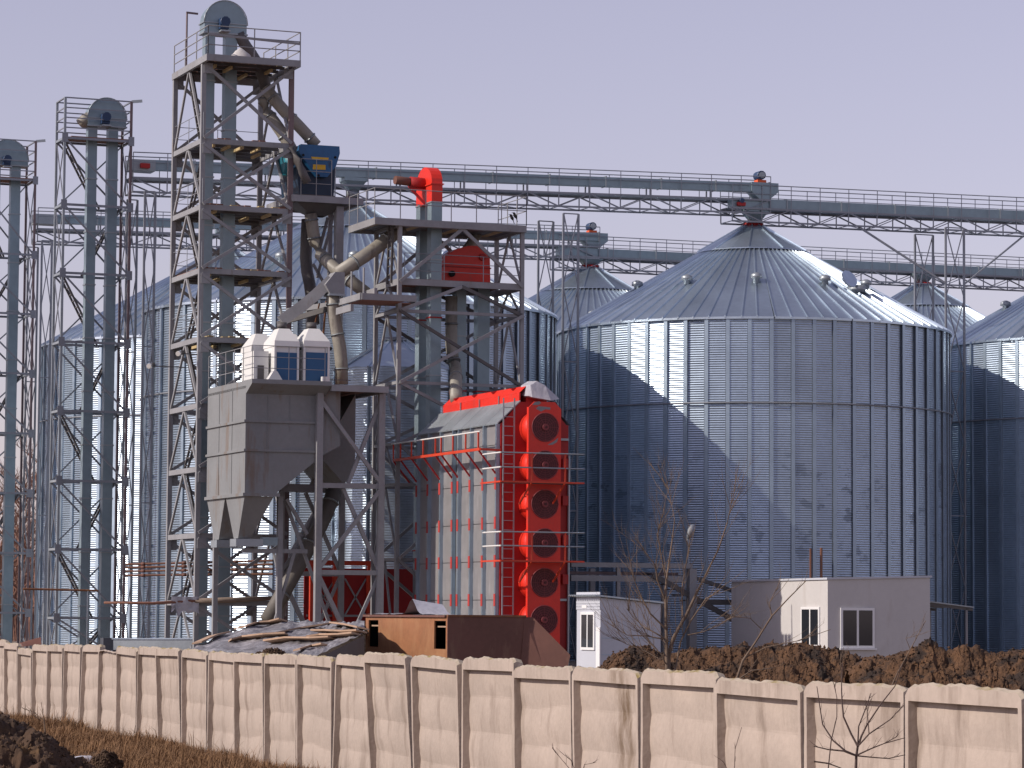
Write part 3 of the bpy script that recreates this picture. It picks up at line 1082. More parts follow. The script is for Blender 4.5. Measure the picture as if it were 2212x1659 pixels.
vm = -13.4
spout_pipe('dark spout leaving the head of the tall tower elevator', [onv(516, 72, vm), onv(527, 95, vm), onv(549, 124, vm), onv(566, 158, vm), onv(576, 196, vm)], .23, PAINTD, False)
spout_pipe('long sloping pipe from the tall tower down to the blue machine', [onv(574, 190, vm - .3), onv(606, 232, vm - .6), onv(655, 282, vm - .9), onv(683, 314, vm - .9)], .24)
spout_pipe('bent buff pipe dropping inside the tall tower beside the sloping one', [onv(572, 196, vm), onv(569, 234, vm), onv(600, 272, vm - .5), onv(628, 318, vm - .7), onv(644, 352, vm - .8)], .24)
spout_pipe('brown pipe section ahead of the blue machine at the tower column', [onv(628, 318, -15.2), onv(648, 360, -15.35), onv(664, 395, -15.35)], .17, PAINTD, False)
spout_pipe('buff pipe bending right below the blue machine landing', [onv(671, 462, -14.4), onv(675, 490, -14.4), onv(683, 540, -14.4), onv(722, 580, -15.4), onv(790, 632, -16.4)], .25)
spout_pipe('dark pipe dropping straight below the blue machine landing', [onv(664, 474, -13.2), onv(662, 520, -13.2), onv(660, 572, -13.2), onv(672, 628, -13.4), onv(678, 700, -13.6)], .24, PAINTD, False)
jb = onv(721, 606, -17.6)
spout_pipe('straight buff pipe sloping down left from the red elevator tower', [onv(868, 493, -16.9), onv(800, 545, -17.2), onv(728, 592, -17.5)], .27)
spout_pipe('flat sided chute sloping on down left to the white machines', [onv(716, 605, -17.6), onv(668, 650, -17.4), onv(607, 694, -17.2)], .22, PAINT, False, square=True)
jt = Thing('diverter_box', 'grey diverter box where the sloping pipe splits, above the white machines', 'diverter', jb)
jt.prism('body', [(jb.x - .45, jb.z - .2), (jb.x - .05, jb.z + .30), (jb.x + .33, jb.z + .30), (jb.x + .33, jb.z - .55), (jb.x - .25, jb.z - .55)], 'v', jb.y - .35, jb.y + .3, PAINT)
jt.box('collar', jb.x - .3, jb.x + .36, jb.y - .38, jb.y + .33, jb.z - .62, jb.z - .55, GSTEEL)
spout_pipe('pale pipe dropping from the diverter box past the white machines', [onv(718, 636, -17.6), onv(721, 680, -17.6), onv(737, 765, -17.6), onv(738, 830, -17.6)], .25)
spout_pipe('thick shade-darkened pipe slanting down left below the grey hopper', [onv(726, 1050, -16.5), onv(700, 1120, -16.9), onv(640, 1230, -17.4), onv(578, 1340, -17.9)], .30, DUCTD)
spout_pipe('thinner pipe crossing the thick one under the grey hopper', [onv(735, 1060, -15.6), onv(690, 1100, -15.7), onv(625, 1215, -16.2), onv(600, 1345, -16.3)], .2, PAINT)
spout_pipe('pipe bending down into the top of the red dryer', [onv(975, 640, -17.2), onv(975, 760, -17.2), onv(985, 800, -17.6), onv(985, 862, -20.5)], .24)
spout_pipe('mottled pipe sloping from the top landing to the lower red elevator head', [onv(1038, 495, -16.2), onv(1005, 545, -16.3), onv(962, 592, -16.4)], .2)

# ------------------------------------------------------------------ blue cleaner on its landing
BV = -15.2
bf0, bf1 = onv(631, 424, BV), onv(784, 438, BV)
lz = (bf0.z + bf1.z) / 2
lt = Thing('landing', 'steel landing on stilts carrying the blue machine', 'platform', (bf0.x, BV, 0))
bu0, bu1 = bf0.x, bf1.x
lt.box('edge_beam', bu0, bu1, BV - .06, BV + .06, lz - .14, lz + .12, PAINT)
lt.box('edge_beam', bu0, bu1, BV + 3.3, BV + 3.42, lz - .14, lz + .12, PAINT)
lt.box('edge_beam', bu0 - .001, bu0 + .12, BV + .06, BV + 3.3, lz - .14, lz + .12, PAINT)
lt.box('edge_beam', bu1 - .12, bu1, BV + .06, BV + 3.3, lz - .14, lz + .12, PAINT)
for k in range(11):
    a = bu0 + .14 + (bu1 - bu0 - .3) * k / 11
    lt.box('plank', a, a + .22, BV + .08, BV + 3.28, lz + .0, lz + .05, WOODDARK)
lt.railing([(onv(650, 419, BV).x, BV, lz + .12), (onv(716, 421, BV).x, BV, lz + .12)], 1.45, PAINT, .7, 3, .016)
cu = onv(731, 560, BV + .5).x
lt.bar('stilt', (cu, BV + .5, onv(731, 700, BV).z), (cu, BV + .5, lz - .14), .30, .34, PAINT)
lt.bar('stilt', (onv(660, 600, BV + 3).x, BV + 2.6, onv(660, 700, BV).z), (onv(660, 600, BV + 3).x, BV + 2.6, lz - .14), .16, .16, PAINT)
lt.bar('stilt', (bu1 - .3, BV + 3.2, onv(731, 660, BV).z), (bu1 - .3, BV + 3.2, lz - .14), .16, .16, PAINT)
lt.bar('brace', onv(708, 470, BV + .6), onv(690, 540, BV + .6), .1, .1, PAINTD)
lt.bar('brace', onv(720, 465, BV + 1.2), onv(685, 600, BV + 1.2), .1, .1, PAINT)
lt.bar('brace', onv(676, 570, BV + 1.2), onv(716, 640, BV + 1.2), .1, .1, PAINT)
c = onv(685, 455, BV + 1)
vsq = []
for w, z in ((1.1, lz - .12), (.28, c.z - .25)):
    vsq += [(c.x - w, c.y - w * .7, z), (c.x + w, c.y - w * .7, z), (c.x + w, c.y + w * .7, z), (c.x - w, c.y + w * .7, z)]
lt.mesh('funnel', vsq, [(0, 1, 5, 4), (1, 2, 6, 5), (2, 3, 7, 6), (3, 0, 4, 7)], PAINTD)

bm = Thing('grain_cleaner', 'blue grain cleaning machine with two yellow labels, beside the tall tower', 'machine', (onv(685, 400, BV + .5).x, BV + .5, lz + .12))
P = lambda x, y, v=BV + .55: (onv(x, y, v).x, onv(x, y, v).z)
bm.prism('body', [P(648, 420), P(722, 428), P(727, 330), P(722, 316), P(648, 313), P(640, 335)], 'v', BV + .62, BV + 2.9, BLUEDARK)
bm.prism('front_hood', [P(646, 313), P(729, 318), P(730, 333), P(722, 360), P(703, 384), P(682, 383), P(660, 355), P(641, 330)], 'v', BV + .30, BV + .615, BLUE)
bm.prism('yellow_plate', [P(672, 338.5, BV + .3), P(710, 341, BV + .3), P(708, 347, BV + .3), P(674, 345, BV + .3)], 'v', BV + .28, BV + .296, YELLOW)
bm.prism('yellow_plate', [P(676, 355, BV + .3), P(703, 356.5, BV + .3), P(703, 367, BV + .3), P(676, 366, BV + .3)], 'v', BV + .28, BV + .296, YELLOW)
for x, y in ((655, 335), (724, 340), (688, 379)):
    q = onv(x, y, BV + .3)
    bm.rod('bolt_head', q, q - V(0, .03, 0), .05, BLACK)
q = onv(613, 353, BV + 1.6)
bm.rod('fan_casing', q + V(-.1, 0, 0), q + V(.5, 0, 0), .52, TEAL)
bm.box('skid', onv(648, 420, BV + .6).x, onv(722, 420, BV + .6).x, BV + .55, BV + .65, lz + .12, lz + .24, PAINTD)

# ------------------------------------------------------------------ red elevator tower (steel), left and above the dryer
DV0, DV1 = -18.5, -15.75
DU0, DU1 = -24.27, -19.16
zd = [onv(864, y, DV0).z for y in (482, 608, 671, 826, 958, 1047, 1208)] + [0.0]
dt = Thing('steel_tower', 'lower wide steel tower carrying two red elevator heads, behind the dryer', 'tower', (DU0, DV0, 0))
for u, v in ((DU0, DV0), (DU1, DV0), (DU0, DV1), (DU1, DV1)):
    for za, zb_ in zip(zd[1:], zd[:-1]):
        dt.bar('column', (u, v, za), (u, v, zb_), .15, .15, PAINT)
for i, z in enumerate(zd[:-1]):
    for a, b in (((DU0, DV0), (DU1, DV0)), ((DU0, DV1), (DU1, DV1)), ((DU0, DV0), (DU0, DV1)), ((DU1, DV0), (DU1, DV1))):
        dt.bar('beam', (*a, z), (*b, z), .12, .24 if i < 2 else .12, PAINT)
um = (DU0 + DU1) / 2
for vv in (DV0 - .1, DV1 + .1):
    for (i, j) in ((0, 1), (1, 2)):
        dt.bar('brace', (um, vv, zd[i] - .1), (DU0, vv, zd[j]), .10, .13, PAINT)
        dt.bar('brace', (um, vv, zd[i] - .1), (DU1, vv, zd[j]), .10, .13, PAINT if i == 0 else PAINTD)
    for (i, j) in ((2, 3), (3, 4), (4, 6), (6, 7)):
        dt.bar('brace', (DU0, vv, zd[i]), (DU1, vv, zd[j]), .10, .12, PAINTD if i == 2 else PAINT)
        dt.bar('brace', (DU1, vv - .12, zd[i]), (DU0, vv - .12, zd[j]), .10, .12, PAINT)
vmid = (DV0 + DV1) / 2
for uu in (DU0, DU1):
    for i in range(len(zd) - 1):
        dt.bar('brace', (uu, vmid, zd[i] - .05), (uu, DV0, zd[i + 1]), .07, .09, PAINT)
        dt.bar('brace', (uu, vmid, zd[i] - .05), (uu, DV1, zd[i + 1]), .07, .09, PAINT)
# top landing, overhanging on the left
pz = onv(809, 476, DV0).z
pu0, pu1 = onv(809.6, 472, DV0 - .2).x, DU1 + .1
dt.box('edge_beam', pu0, pu1, DV0 - .22, DV0 - .1, pz - .17, pz + .1, PAINT)
dt.box('edge_beam', pu0, pu0 + .12, DV0 - .1, DV1 + .1, pz - .17, pz + .1, PAINT)
dt.box('edge_beam', pu0, pu1, DV1 + .1, DV1 + .22, pz - .17, pz + .1, PAINT)
for k in range(17):
    a = pu0 + .14 + (pu1 - pu0 - .3) * k / 17
    dt.box('plank', a, a + .32, DV0 - .08, DV1 + .08, pz - .06, pz - .015, PAINTD if k % 5 else WOODPALE)
dt.railing([(pu0, DV1 + .1, pz + .1), (pu0, DV0 - .18, pz + .1), (pu1, DV0 - .18, pz + .1), (pu1, DV1 + .1, pz + .1)], 1.15, PAINT, 1.05, 2, .018)
for k in range(12):
    a = DU0 + .2 + (DU1 - DU0 - .4) * k / 12
    dt.box('plank', a, a + .36, DV0 + .05, DV1 - .05, zd[1] + .10, zd[1] + .14, WOODDARK)
dt.railing([(DU0 + .2, DV0 - .02, zd[1] + .12), (DU1, DV0 - .02, zd[1] + .12)], 1.0, GTHIN, 1.6, 3, .014)
dt.ladder((DU0 - .1, DV0 + .9, zd[1]), (DU0 - .15, DV0 + .6, pz), .45, PAINTD)

# side landings at the left of that tower
sl = Thing('landing', 'side landing with a pale lit edge, left of the two red elevator heads', 'platform', onv(780, 640, -20.5))
a = onv(781, 640, -20.4)
b = onu(727, 656, a.x)
sl.bar('edge_beam', a, (a.x, b.y, a.z), .12, .24, PAINT)
sl.bar('edge_beam', a, (DU0, a.y, a.z), .12, .24, PAINT)
sl.bar('edge_beam', (a.x - .3, a.y + .2, a.z - .42), (a.x - .3, b.y - 1, a.z - .42), .12, .26, PAINT)
nn = 9
for k in range(nn):
    va = a.y + .1 + (b.y - a.y - .2) * k / nn
    sl.box('plank', a.x, DU0 + (.5 if va > DV0 else -.1), va, va + (b.y - a.y) / nn - .03, a.z - .02, a.z + .04, WOODDARK)
sl.rod('post', a + V(.1, .05, 0), a + V(.1, .05, 1.1), .04, PAINT)
sl.rod('post', (a.x + .1, (a.y + b.y) / 2, a.z), (a.x + .1, (a.y + b.y) / 2, a.z + 1.1), .04, PAINT)
q = onv(812, 628, -18.9)
sl.bar('edge_beam', q, onu(775, 640, q.x), .12, .22, PAINT)
sl.bar('beam', onv(620, 672, -15.5), onv(735, 655, -17.2), .14, .2, PAINT)
sl.bar('beam', onv(600, 700, -15.5), onv(705, 668, -17.2), .14, .2, PAINTD)
sl.bar('hanger', onv(690, 655, -16.8), onv(676, 722, -16.8), .05, .05, RUST)
sl.bar('hanger', onv(705, 650, -16.6), onv(697, 735, -16.6), .06, .06, RUST)

bl_ = Thing('blue_tarpaulin', 'crumpled bright blue tarpaulin at the left end of the upper red landing', 'tarpaulin', (pu0 + .8, DV1 - .4, pz + .1))
vs, fs = [], []
for j in range(10):
    for i in range(14):
        uu, vv = pu0 + .25 + 1.3 * i / 13, DV1 - .9 + .9 * j / 9
        e = max(0.0, math.sin(math.pi * i / 13) * math.sin(math.pi * j / 9))
        vs.append((uu, vv, pz + .06 + e ** .6 * (.36 + .22 * noise.noise(V(uu * 3, vv * 3, 1)))))
for j in range(9):
    for i in range(13):
        fs.append((j * 14 + i, j * 14 + i + 1, (j + 1) * 14 + i + 1, (j + 1) * 14 + i))
bl_.mesh('sheet', vs, fs, mat('blue_tarpaulin', (0.02, 0.16, 0.45), .4, 0, .2, 4, 12, bump=.6, bump_scale=6), True)

# red elevator 1: broad side to the left
ru0, ru1 = onv(933, 400, -17.9).x, onv(956, 400, -17.9).x
re1 = Thing('bucket_elevator', 'bucket elevator with the upper orange red head standing above the landing', 'elevator', (ru0, -17, 0), group='bucket elevators with red heads')
zr0, zr1 = onv(944, 436, -17.9).z, onv(944, 356, -17.9).z
v0, v1 = -17.9, -16.1
poly = [(v0, zr0), (v1, zr0 - .05), (v1, zr0 + .9)]
for i in range(13):
    a = math.pi * i / 12
    poly.append(((v0 + v1) / 2 + .9 * math.cos(a), zr1 - .72 + .72 * math.sin(a)))
re1.prism('head_casing', poly, 'u', ru0, ru1, RED)
re1.box('casing_flange', ru0 - .05, ru1 + .05, v0 - .05, v1 + .05, zr1 - .78, zr1 - .73, RED)
for vv in (v0, v1 - .5):
    for k in range(8):
        re1.box('leg_section', ru0, ru1, vv + .02, vv + .48, zr0 * k / 8 + .012, zr0 * (k + 1) / 8 - .012, GBOX)
        re1.box('leg_flange', ru0 - .03, ru1 + .03, vv - .01, vv + .51, zr0 * (k + 1) / 8 - .03, zr0 * (k + 1) / 8 + .02, REDDULL if k in (1, 3, 5) else GSTEEL)
mz = onv(890, 392, -17).z
re1.rod('drive_motor', (ru0 - 1.25, -17.1, mz), (ru0 - .5, -17.0, mz - .03), .17, RUSTDARK)
re1.rod('gear_box', (ru0 - .6, -17.0, mz - .05), (ru0, -17.0, mz - .08), .24, REDDULL)
re1.bar('motor_bracket', (ru0 - .6, -17.2, mz - .35), (ru0, -17.3, mz - .95), .07, .1, REDDULL)
re1.bar('motor_bracket', (ru0 - .65, -17.2, mz - .33), (ru0, -17.2, mz - .33), .1, .06, REDDULL)

# red elevator 2: broad side to the front
vq = -16.9
P = lambda x, y: (onv(x, y, vq).x, onv(x, y, vq).z)
re2 = Thing('bucket_elevator', 'bucket elevator with the lower dull red head inside the tower', 'elevator', (onv(1005, 700, vq).x, vq, 0), group='bucket elevators with red heads')
poly = [P(957, 605), P(1059, 610), P(1058, 560), P(1054, 546), P(1045, 536), P(1030, 531), P(1012, 531), P(985, 538), P(962, 553), P(957, 566)]
re2.prism('head_casing', poly, 'v', vq - .02, vq + .85, RED)
a, b = P(955, 575), P(1060, 577)
re2.box('casing_flange', a[0], b[0], vq - .06, vq + .9, a[1] - .02, a[1] + .03, REDDULL)
q = onv(1041, 556, vq)
re2.rod('bearing_cap', q, q - V(0, .15, 0), .14, REDDULL)
q = onv(974, 592, vq)
re2.rod('inspection_lamp', q - V(0, .2, 0), q, .12, BLACK)
zt_ = P(957, 605)[1]
for x0, x1 in ((987, 1009), (1034, 1060)):
    a, b = P(x0, 700)[0], P(x1, 700)[0]
    for k in range(7):
        re2.box('leg_section', a, b, vq + .1, vq + .55, zt_ * k / 7 + .012, zt_ * (k + 1) / 7 - .012, GBOX)
        re2.box('leg_flange', a - .03, b + .03, vq + .07, vq + .58, zt_ * (k + 1) / 7 - .03, zt_ * (k + 1) / 7 + .02, REDDULL if k == 4 else GSTEEL)
bz = pz + .1
for k, (x, y, tx) in enumerate(((1106, 470, 'left bird of the pair on the landing rail'), (1113, 466, 'right bird of the pair on the landing rail'))):
    p = onv(x, y, DV0 - .18)
    bt = Thing('bird', tx, 'bird', (p.x, p.y, p.z), group='dark birds on the rail')
    vs, fs = [], []
    nn, mm = 8, 7
    for j in range(mm):
        f = j / (mm - 1)
        c = V(-.07 + .13 * f, 0, .13 - .26 * f)
        rr = (.03, .055, .05, .068, .062, .035, .012)[j]
        for i in range(nn):
            a = 2 * math.pi * i / nn
            vs.append(p + c + V(math.cos(a) * rr, math.sin(a) * rr, math.cos(a) * rr * .3))
    for j in range(mm - 1):
        for i in range(nn):
            i2 = (i + 1) % nn
            fs.append((j * nn + i, j * nn + i2, (j + 1) * nn + i2, (j + 1) * nn + i))
    fs.append(tuple(range(nn)))
    fs.append(tuple(range((mm - 1) * nn, mm * nn)))
    bt.mesh('body', vs, fs, FEATHER, True)
    bt.bar('beak', p + V(-.09, 0, .12), p + V(-.15, 0, .115), .015, .015, FEATHER)
    bt.bar('tail', p + V(.05, 0, -.11), p + V(.10, 0, -.24), .04, .015, FEATHER)

# ------------------------------------------------------------------ grey hopper bin on columns
HU0, HV0, HV1 = onv(530, 950, -20.8).x, -20.8, -15.75
ho = Thing('hopper_bin', 'big grey steel hopper bin with two pyramid outlets, in front of the tall tower', 'hopper', (HU0, HV0, 0))
P = lambda x, y, v=HV0: onv(x, y, v)
zt_ = P(533, 850).z
zt2 = onv(545, 818, HV0 - .75).z
zb_ = P(529, 1068).z
HU1 = P(735, 900).x
ztb = onu(449, 839, HU0).z
ztop = zt2
u_low = P(592, 1070).x
u_hi = P(695, 985).x
zhi = P(695, 985).z
prof = [(HU0, ztop - .2), (HU0, zb_), (u_low, zb_), (u_hi, zhi), (HU1, zhi + .4), (HU1, ztop - .2)]
ho.prism('bin_shell', prof, 'v', HV0, HV1, HOPPER)
# flared rim at the front
vs = [(HU0, HV0 - .003, zt_), (HU1 - .6, HV0 - .003, zt_), (HU1 - .6, HV0 - .75, ztop - .16), (HU0, HV0 - .75, ztop - .16), (HU0, HV0 - .75, ztop), (HU1 - .6, HV0 - .75, ztop), (HU1 - .6, HV1, ztop), (HU0, HV1, ztop), (HU0, HV1, ztop - .3), (HU0, HV0 - .003, ztop - .3), (HU1 - .6, HV0 - .003, ztop - .3)]
ho.mesh('flared_rim', vs, [(0, 1, 2, 3), (3, 2, 5, 4), (4, 5, 6, 7), (0, 3, 4, 9), (9, 4, 7, 8), (1, 10, 5, 2)], HOPPER)
for y in (908, 971):
    z = P(531, y).z
    ho.box('stiffening_rib', HU0 - .07, HU1 - .9, HV0 - .07, HV0 - .003, z - .06, z + .03, HOPPER)
    ho.box('stiffening_rib', HU0 - .07, HU0 - .003, HV0 - .003, HV1, z - .06, z + .03, HOPPER)
ho.box('stiffening_rib', HU0 - .09, u_low + .2, HV0 - .09, HV0 - .003, zb_ - .06, zb_ + .06, HOPPER)
ho.box('stiffening_rib', HU0 - .09, HU0 - .003, HV0 - .003, HV1, zb_ - .06, zb_ + .06, HOPPER)
for f in (.34, .68):
    uu = HU0 + (u_low - HU0) * f * 2.2
    ho.box('weld_seam', uu - .012, uu + .012, HV0 - .018, HV0 - .003, zhi if uu < u_low + .4 else zhi + .9, zt_ - .05, HOPPER)
    vv = HV0 + (HV1 - HV0) * f
    ho.box('weld_seam', HU0 - .018, HU0 - .003, vv - .012, vv + .012, zb_ + .08, ztop - .3, HOPPER)
zo = P(505, 1161).z
vmid = (HV0 + HV1) / 2
for va, vb in ((HV0 + .04, vmid - .06), (vmid + .06, HV1 - .04)):
    cv = (va + vb) / 2
    cu = HU0 + .30
    vs = [(HU0 + .01, va, zb_ - .06), (u_low, va, zb_ - .06), (u_low, vb, zb_ - .06), (HU0 + .01, vb, zb_ - .06), (cu - .24, cv - .28, zo), (cu + .24, cv - .28, zo), (cu + .24, cv + .28, zo), (cu - .24, cv + .28, zo)]
    ho.mesh('outlet_pyramid', vs, [(0, 1, 5, 4), (1, 2, 6, 5), (2, 3, 7, 6), (3, 0, 4, 7), (4, 5, 6, 7)], HOPPER)
    ho.box('slide_gate', cu - .35, cu + .7, cv - .4, cv + .4, zo - .3, zo - .02, GSTEEL)
    ho.box('gate_drive', cu + .7, cu + 1.3, cv - .3, cv, zo - .25, zo + .05, GBOX)
# second, darker bin behind the front column
b2u0, b2u1 = P(700, 900, HV0 + 1.6).x, P(768, 900, HV0 + 1.6).x
ho.prism('rear_bin', [(b2u0, zhi + .3), (b2u0, P(700, 990).z), (b2u0 + .75, P(718, 1036).z), (b2u1 - .35, P(718, 1036).z), (b2u1, P(760, 1010).z), (b2u1, ztop - .25)], 'v', HV0 + 1.6, HV1 - .2, HOPPER)
# deck over it and columns
dzz = P(700, 831, HV0 - .75).z
du1 = P(840, 836, HV0 - .75).x
ho.box('deck_beam', HU1 - .6, du1, HV0 - .75, HV0 - .6, dzz - .22, dzz + .02, PAINT)
ho.box('deck_beam', HU1 - .6, du1, HV1 - .12, HV1, dzz - .22, dzz + .02, PAINT)
ho.box('deck_beam', du1 - .12, du1, HV0 - .6, HV1 - .12, dzz - .22, dzz + .02, PAINT)
for k in range(9):
    a = HU1 - .6 + (du1 - HU1 + .45) * k / 9
    ho.box('deck_plank', a, a + .24, HV0 - .58, HV1 - .14, dzz - .08, dzz - .03, WOODDARK)
c1, c2 = P(687, 1000).x, P(821, 1000).x
for u, v, w in ((c1, HV0 - .1, .24), (c2, HV0 - .1, .24), (c1, HV1 - .6, .2), (c2, HV1 - .6, .2), (HU0 + 1.75, HV0 + 1.2, .2), (HU0 + .3, HV1 - .3, .18)):
    ho.bar('column', (u, v, 0), (u, v, dzz - .22 if u > HU1 - 1.5 else zb_), w, w, PAINT)
zq1, zq2 = P(760, 1050).z, P(760, 1237).z
for vv in (HV0 - .1, HV1 - .6):
    for z in (zq1, zq2):
        ho.bar('beam', (c1, vv, z), (c2, vv, z), .12, .18, PAINT)
    ho.bar('brace', (c1, vv - .05, dzz - .5), (c2, vv - .05, zq1 + .1), .12, .14, PAINT)
    ho.bar('brace', (c2, vv + .12, dzz - .5), (c1 + 1.2, vv + .12, zq1 + .1), .12, .14, PAINT)
    ho.bar('brace', (c2, vv - .05, zq1 - .1), (c1, vv - .05, zq2 + .1), .12, .14, PAINT)
    ho.bar('brace', (c1 + 1.0, vv + .12, zq1 - .1), (c2, vv + .12, zq2 + .1), .12, .14, PAINT)
    ho.bar('brace', (c1, vv - .05, zq2 - .1), (c2 - .7, vv - .05, .1), .14, .16, PAINT)
    ho.bar('brace', (c2, vv + .12, zq2 - .1), (c1 + .9, vv + .12, .1), .10, .12, PAINT)
for va in (HV0 + 1.2,):
    ho.bar('beam', (HU0 + .3, va, zo - .45), (c1, va, zo - .45), .12, .16, PAINT)
    ho.bar('brace', (HU0 + 2.0, va, zb_ - .1), (c1, va, zo + .2), .1, .12, PAINT)
    ho.bar('brace', (HU0 + 2.0, va + .2, zb_ - .1), (HU0 + 4.4, va + .2, .2), .1, .12, PAINT)
    ho.bar('brace', (HU0 + 1.2, va, .3), (c1 - .5, va, zo - .5), .1, .12, PAINT)
ho.box('conveyor_housing', P(605, 1052, HV0 + .6).x, P(690, 1052, HV0 + .6).x, HV0 + .5, HV0 + .9, P(640, 1060).z, P(640, 1044).z, PAINTD)
ho.railing([(HU0 + .02, HV1, ztop), (HU0 + .02, HV0 - .7, ztop), (c1, HV0 - .7, ztop)], 1.25, PAINT, 1.25, 3, .014)

# white aspirated cleaners on the hopper
WV = -19.6
wz = ztop
for k, (x0, x1, tx) in enumerate(((592, 645, 'left white machine with a blue screen on the grey hopper'), (655, 711, 'right white machine with a blue screen on the grey hopper'))):
    u0, u1 = onv(x0, 790, WV).x, onv(x1, 790, WV).x
    z1 = onv(x0, 748, WV).z
    z2 = onv(x0, 707, WV).z
    wt = Thing('aspirator', tx, 'machine', (u0, WV, wz), group='white aspirators on the hopper')
    wt.box('cabinet', u0, u1, WV, WV + 1.3, wz + .02, z1, WHITE)
    wt.box('blue_screen', u0 + .1, u1 - .08, WV - .035, WV - .003, wz + .06, z1 - .22, BLUEPANEL)
    for uu in (u0 + .03, u1 - .04):
        wt.box('corner_post', uu - .04, uu + .04, WV - .06, WV - .003, wz, z1, WHITE)
    wt.rod('lifting_eye', (u1 + .02, WV - .05, z1 - .05), (u1 + .02, WV + .03, z1 - .05), .08, BLACK)
    cu = (u0 + u1) / 2
    vs = [(u0 - .02, WV - .08, z1), (u1 + .02, WV - .08, z1), (u1 + .02, WV + 1.35, z1), (u0 - .02, WV + 1.35, z1), (u0 - .0, WV - .06, z1 + .22), (u1, WV - .06, z1 + .22), (u1, WV + 1.33, z1 + .22), (u0, WV + 1.33, z1 + .22), (cu - .2, WV + .35, z2), (cu + .22, WV + .35, z2), (cu + .22, WV + .9, z2), (cu - .2, WV + .9, z2)]
    fs = []
    for j in (0, 4):
        fs += [(j, j + 1, j + 5, j + 4), (j + 1, j + 2, j + 6, j + 5), (j + 2, j + 3, j + 7, j + 6), (j + 3, j, j + 4, j + 7)]
    wt.mesh('hood', vs, fs, WHITE)
    wt.rod('air_duct', (cu, WV + .62, z2 - .02), (cu, WV + .62, z2 + .25), .2, PAINTD)
    # matching hood behind
    o = V(-.75, 2.2, .0)
    bt = Thing('aspirator', ('white machine behind the left one on the hopper', 'white machine behind the right one on the hopper')[k], 'machine', (u0, WV + 2.2, wz), group='white aspirators on the hopper')
    bt.box('cabinet', u0 - .3, u1 - .3, WV + 2.0, WV + 3.2, wz + .02, z1 - .05, WHITE)
    bt.mesh('hood', [tuple(Vector(q) + V(-.3, 2.0, -.05)) for q in vs], fs, WHITE)
wb = Thing('fan_unit', 'white blower unit with a sloping hood at the left end of the white machines', 'machine', onv(560, 800, WV))
u0, u1 = onv(548, 790, WV + .4).x, onv(580, 790, WV + .4).x
wb.box('casing', u0, u1, WV + .4, WV + 1.5, wz + .02, onv(560, 756, WV).z, WHITE)
wb.box('inlet_grille', u0 + .15, u0 + .4, WV + .37, WV + .397, wz + .15, wz + .7, PAINTD)
q0, q1 = onv(575, 790, WV - .3).x, onv(612, 790, WV - .3).x
wb.prism('sloping_hood', [(q0, wz + .02), (q1, wz + .02), (q1 - .25, wz + .42), (q0 + .3, wz + .5)], 'v', WV - .4, WV - .08, WHITE)
sb = Thing('switch_box', 'small white box on the hopper deck by the pale pipe', 'box', onv(703, 820, WV - .3))
p = onv(703, 820, WV - .3)
sb.box('cover', p.x - .15, p.x + .14, p.y - .1, p.y + .1, wz, wz + .3, WHITE)
sb.bar('conduit', (p.x + .14, p.y, wz + .2), (p.x + 1.0, p.y, wz + .2), .03, .03, PAINTD)

# ------------------------------------------------------------------ red dryer
RU0, RU1, RV0, RV1 = -23.65, -21.0, -27.67, -19.3
rd = Thing('grain_dryer', 'tall red dryer with a column of six round fans and grey panelled side', 'dryer', (RU0, RV0, 0))
zeave = onu(1082, 914, RU0).z
zrid = onu(1121, 868, RU0 + .75).z
zbox = onu(1140, 829, RU0 + .75).z
zlev = [0.0] + [onu(1079, y, RU0).z for y in (1302, 1180, 1147, 1042)][0:0]
zs_ = [onu(1079, y, RU0).z for y in (1296, 1212, 1129, 1044)] + [onu(1079, 960, RU0).z]
zs_ = [0.05] + zs_ + [zeave]
ribs = [onu(879 + .1919 * x, 1050, RU0).y for x in (145, 270, 405, 545, 610, 745, 890, 1035)]
rd.box('core', RU0 + .06, RU1 - .02, RV0 + .05, RV1, 0, zeave, PAINTD)
for a, b in zip(ribs[:-1], ribs[1:]):
    if abs(a - b) < .8:
        rd.box('filler_strip', RU0 + .02, RU0 + .05, b + .05, a - .05, .05, zeave, GSTEEL)
        continue
    for za, zb_ in zip(zs_[:-1], zs_[1:]):
        rd.box('side_panel', RU0, RU0 + .055, b + .05, a - .05, za + .012, zb_ - .012, DRYPANEL)
for vv in ribs:
    rd.box('rib', RU0 - .13, RU0 + .0, vv - .055, vv + .055, 0, zeave - .02, STIFF)
    for z in zs_[1:5]:
        rd.box('clip', RU0 - .15, RU0 - .133, vv - .075, vv + .09, z - .22, z + .22, CLIPRED)
ur = RU0 + .78
# slanted lower roof, orange ridge box
nseg = 7
for k in range(nseg):
    va, vb = RV0 - .02 + (RV1 - RV0 + .04) * k / nseg, RV0 - .02 + (RV1 - RV0 + .04) * (k + 1) / nseg
    rd.mesh('roof_sheet', [(RU0 - .1, va + .01, zeave - .03), (RU0 - .1, vb - .01, zeave - .03), (ur, vb - .01, zrid), (ur, va + .01, zrid), (RU0 - .1, va + .01, zeave + .02), (RU0 - .1, vb - .01, zeave + .02), (ur, vb - .01, zrid + .05), (ur, va + .01, zrid + .05)], [(0, 1, 2, 3), (4, 7, 6, 5), (0, 4, 5, 1), (1, 5, 6, 2), (3, 2, 6, 7), (0, 3, 7, 4)], GSTEEL)
rd.mesh('roof_sheet', [(RU1 + .1, RV0, zeave), (RU1 + .1, RV1, zeave), (RU1 - .78, RV1, zrid), (RU1 - .78, RV0, zrid)], [(0, 1, 2, 3)], GSTEEL)
rd.prism('gable', [(RU0 + .05, zeave), (RU1 - .05, zeave), (RU1 - .78, zrid), (ur, zrid)], 'v', RV0 + .02, RV0 + .08, REDDULL)
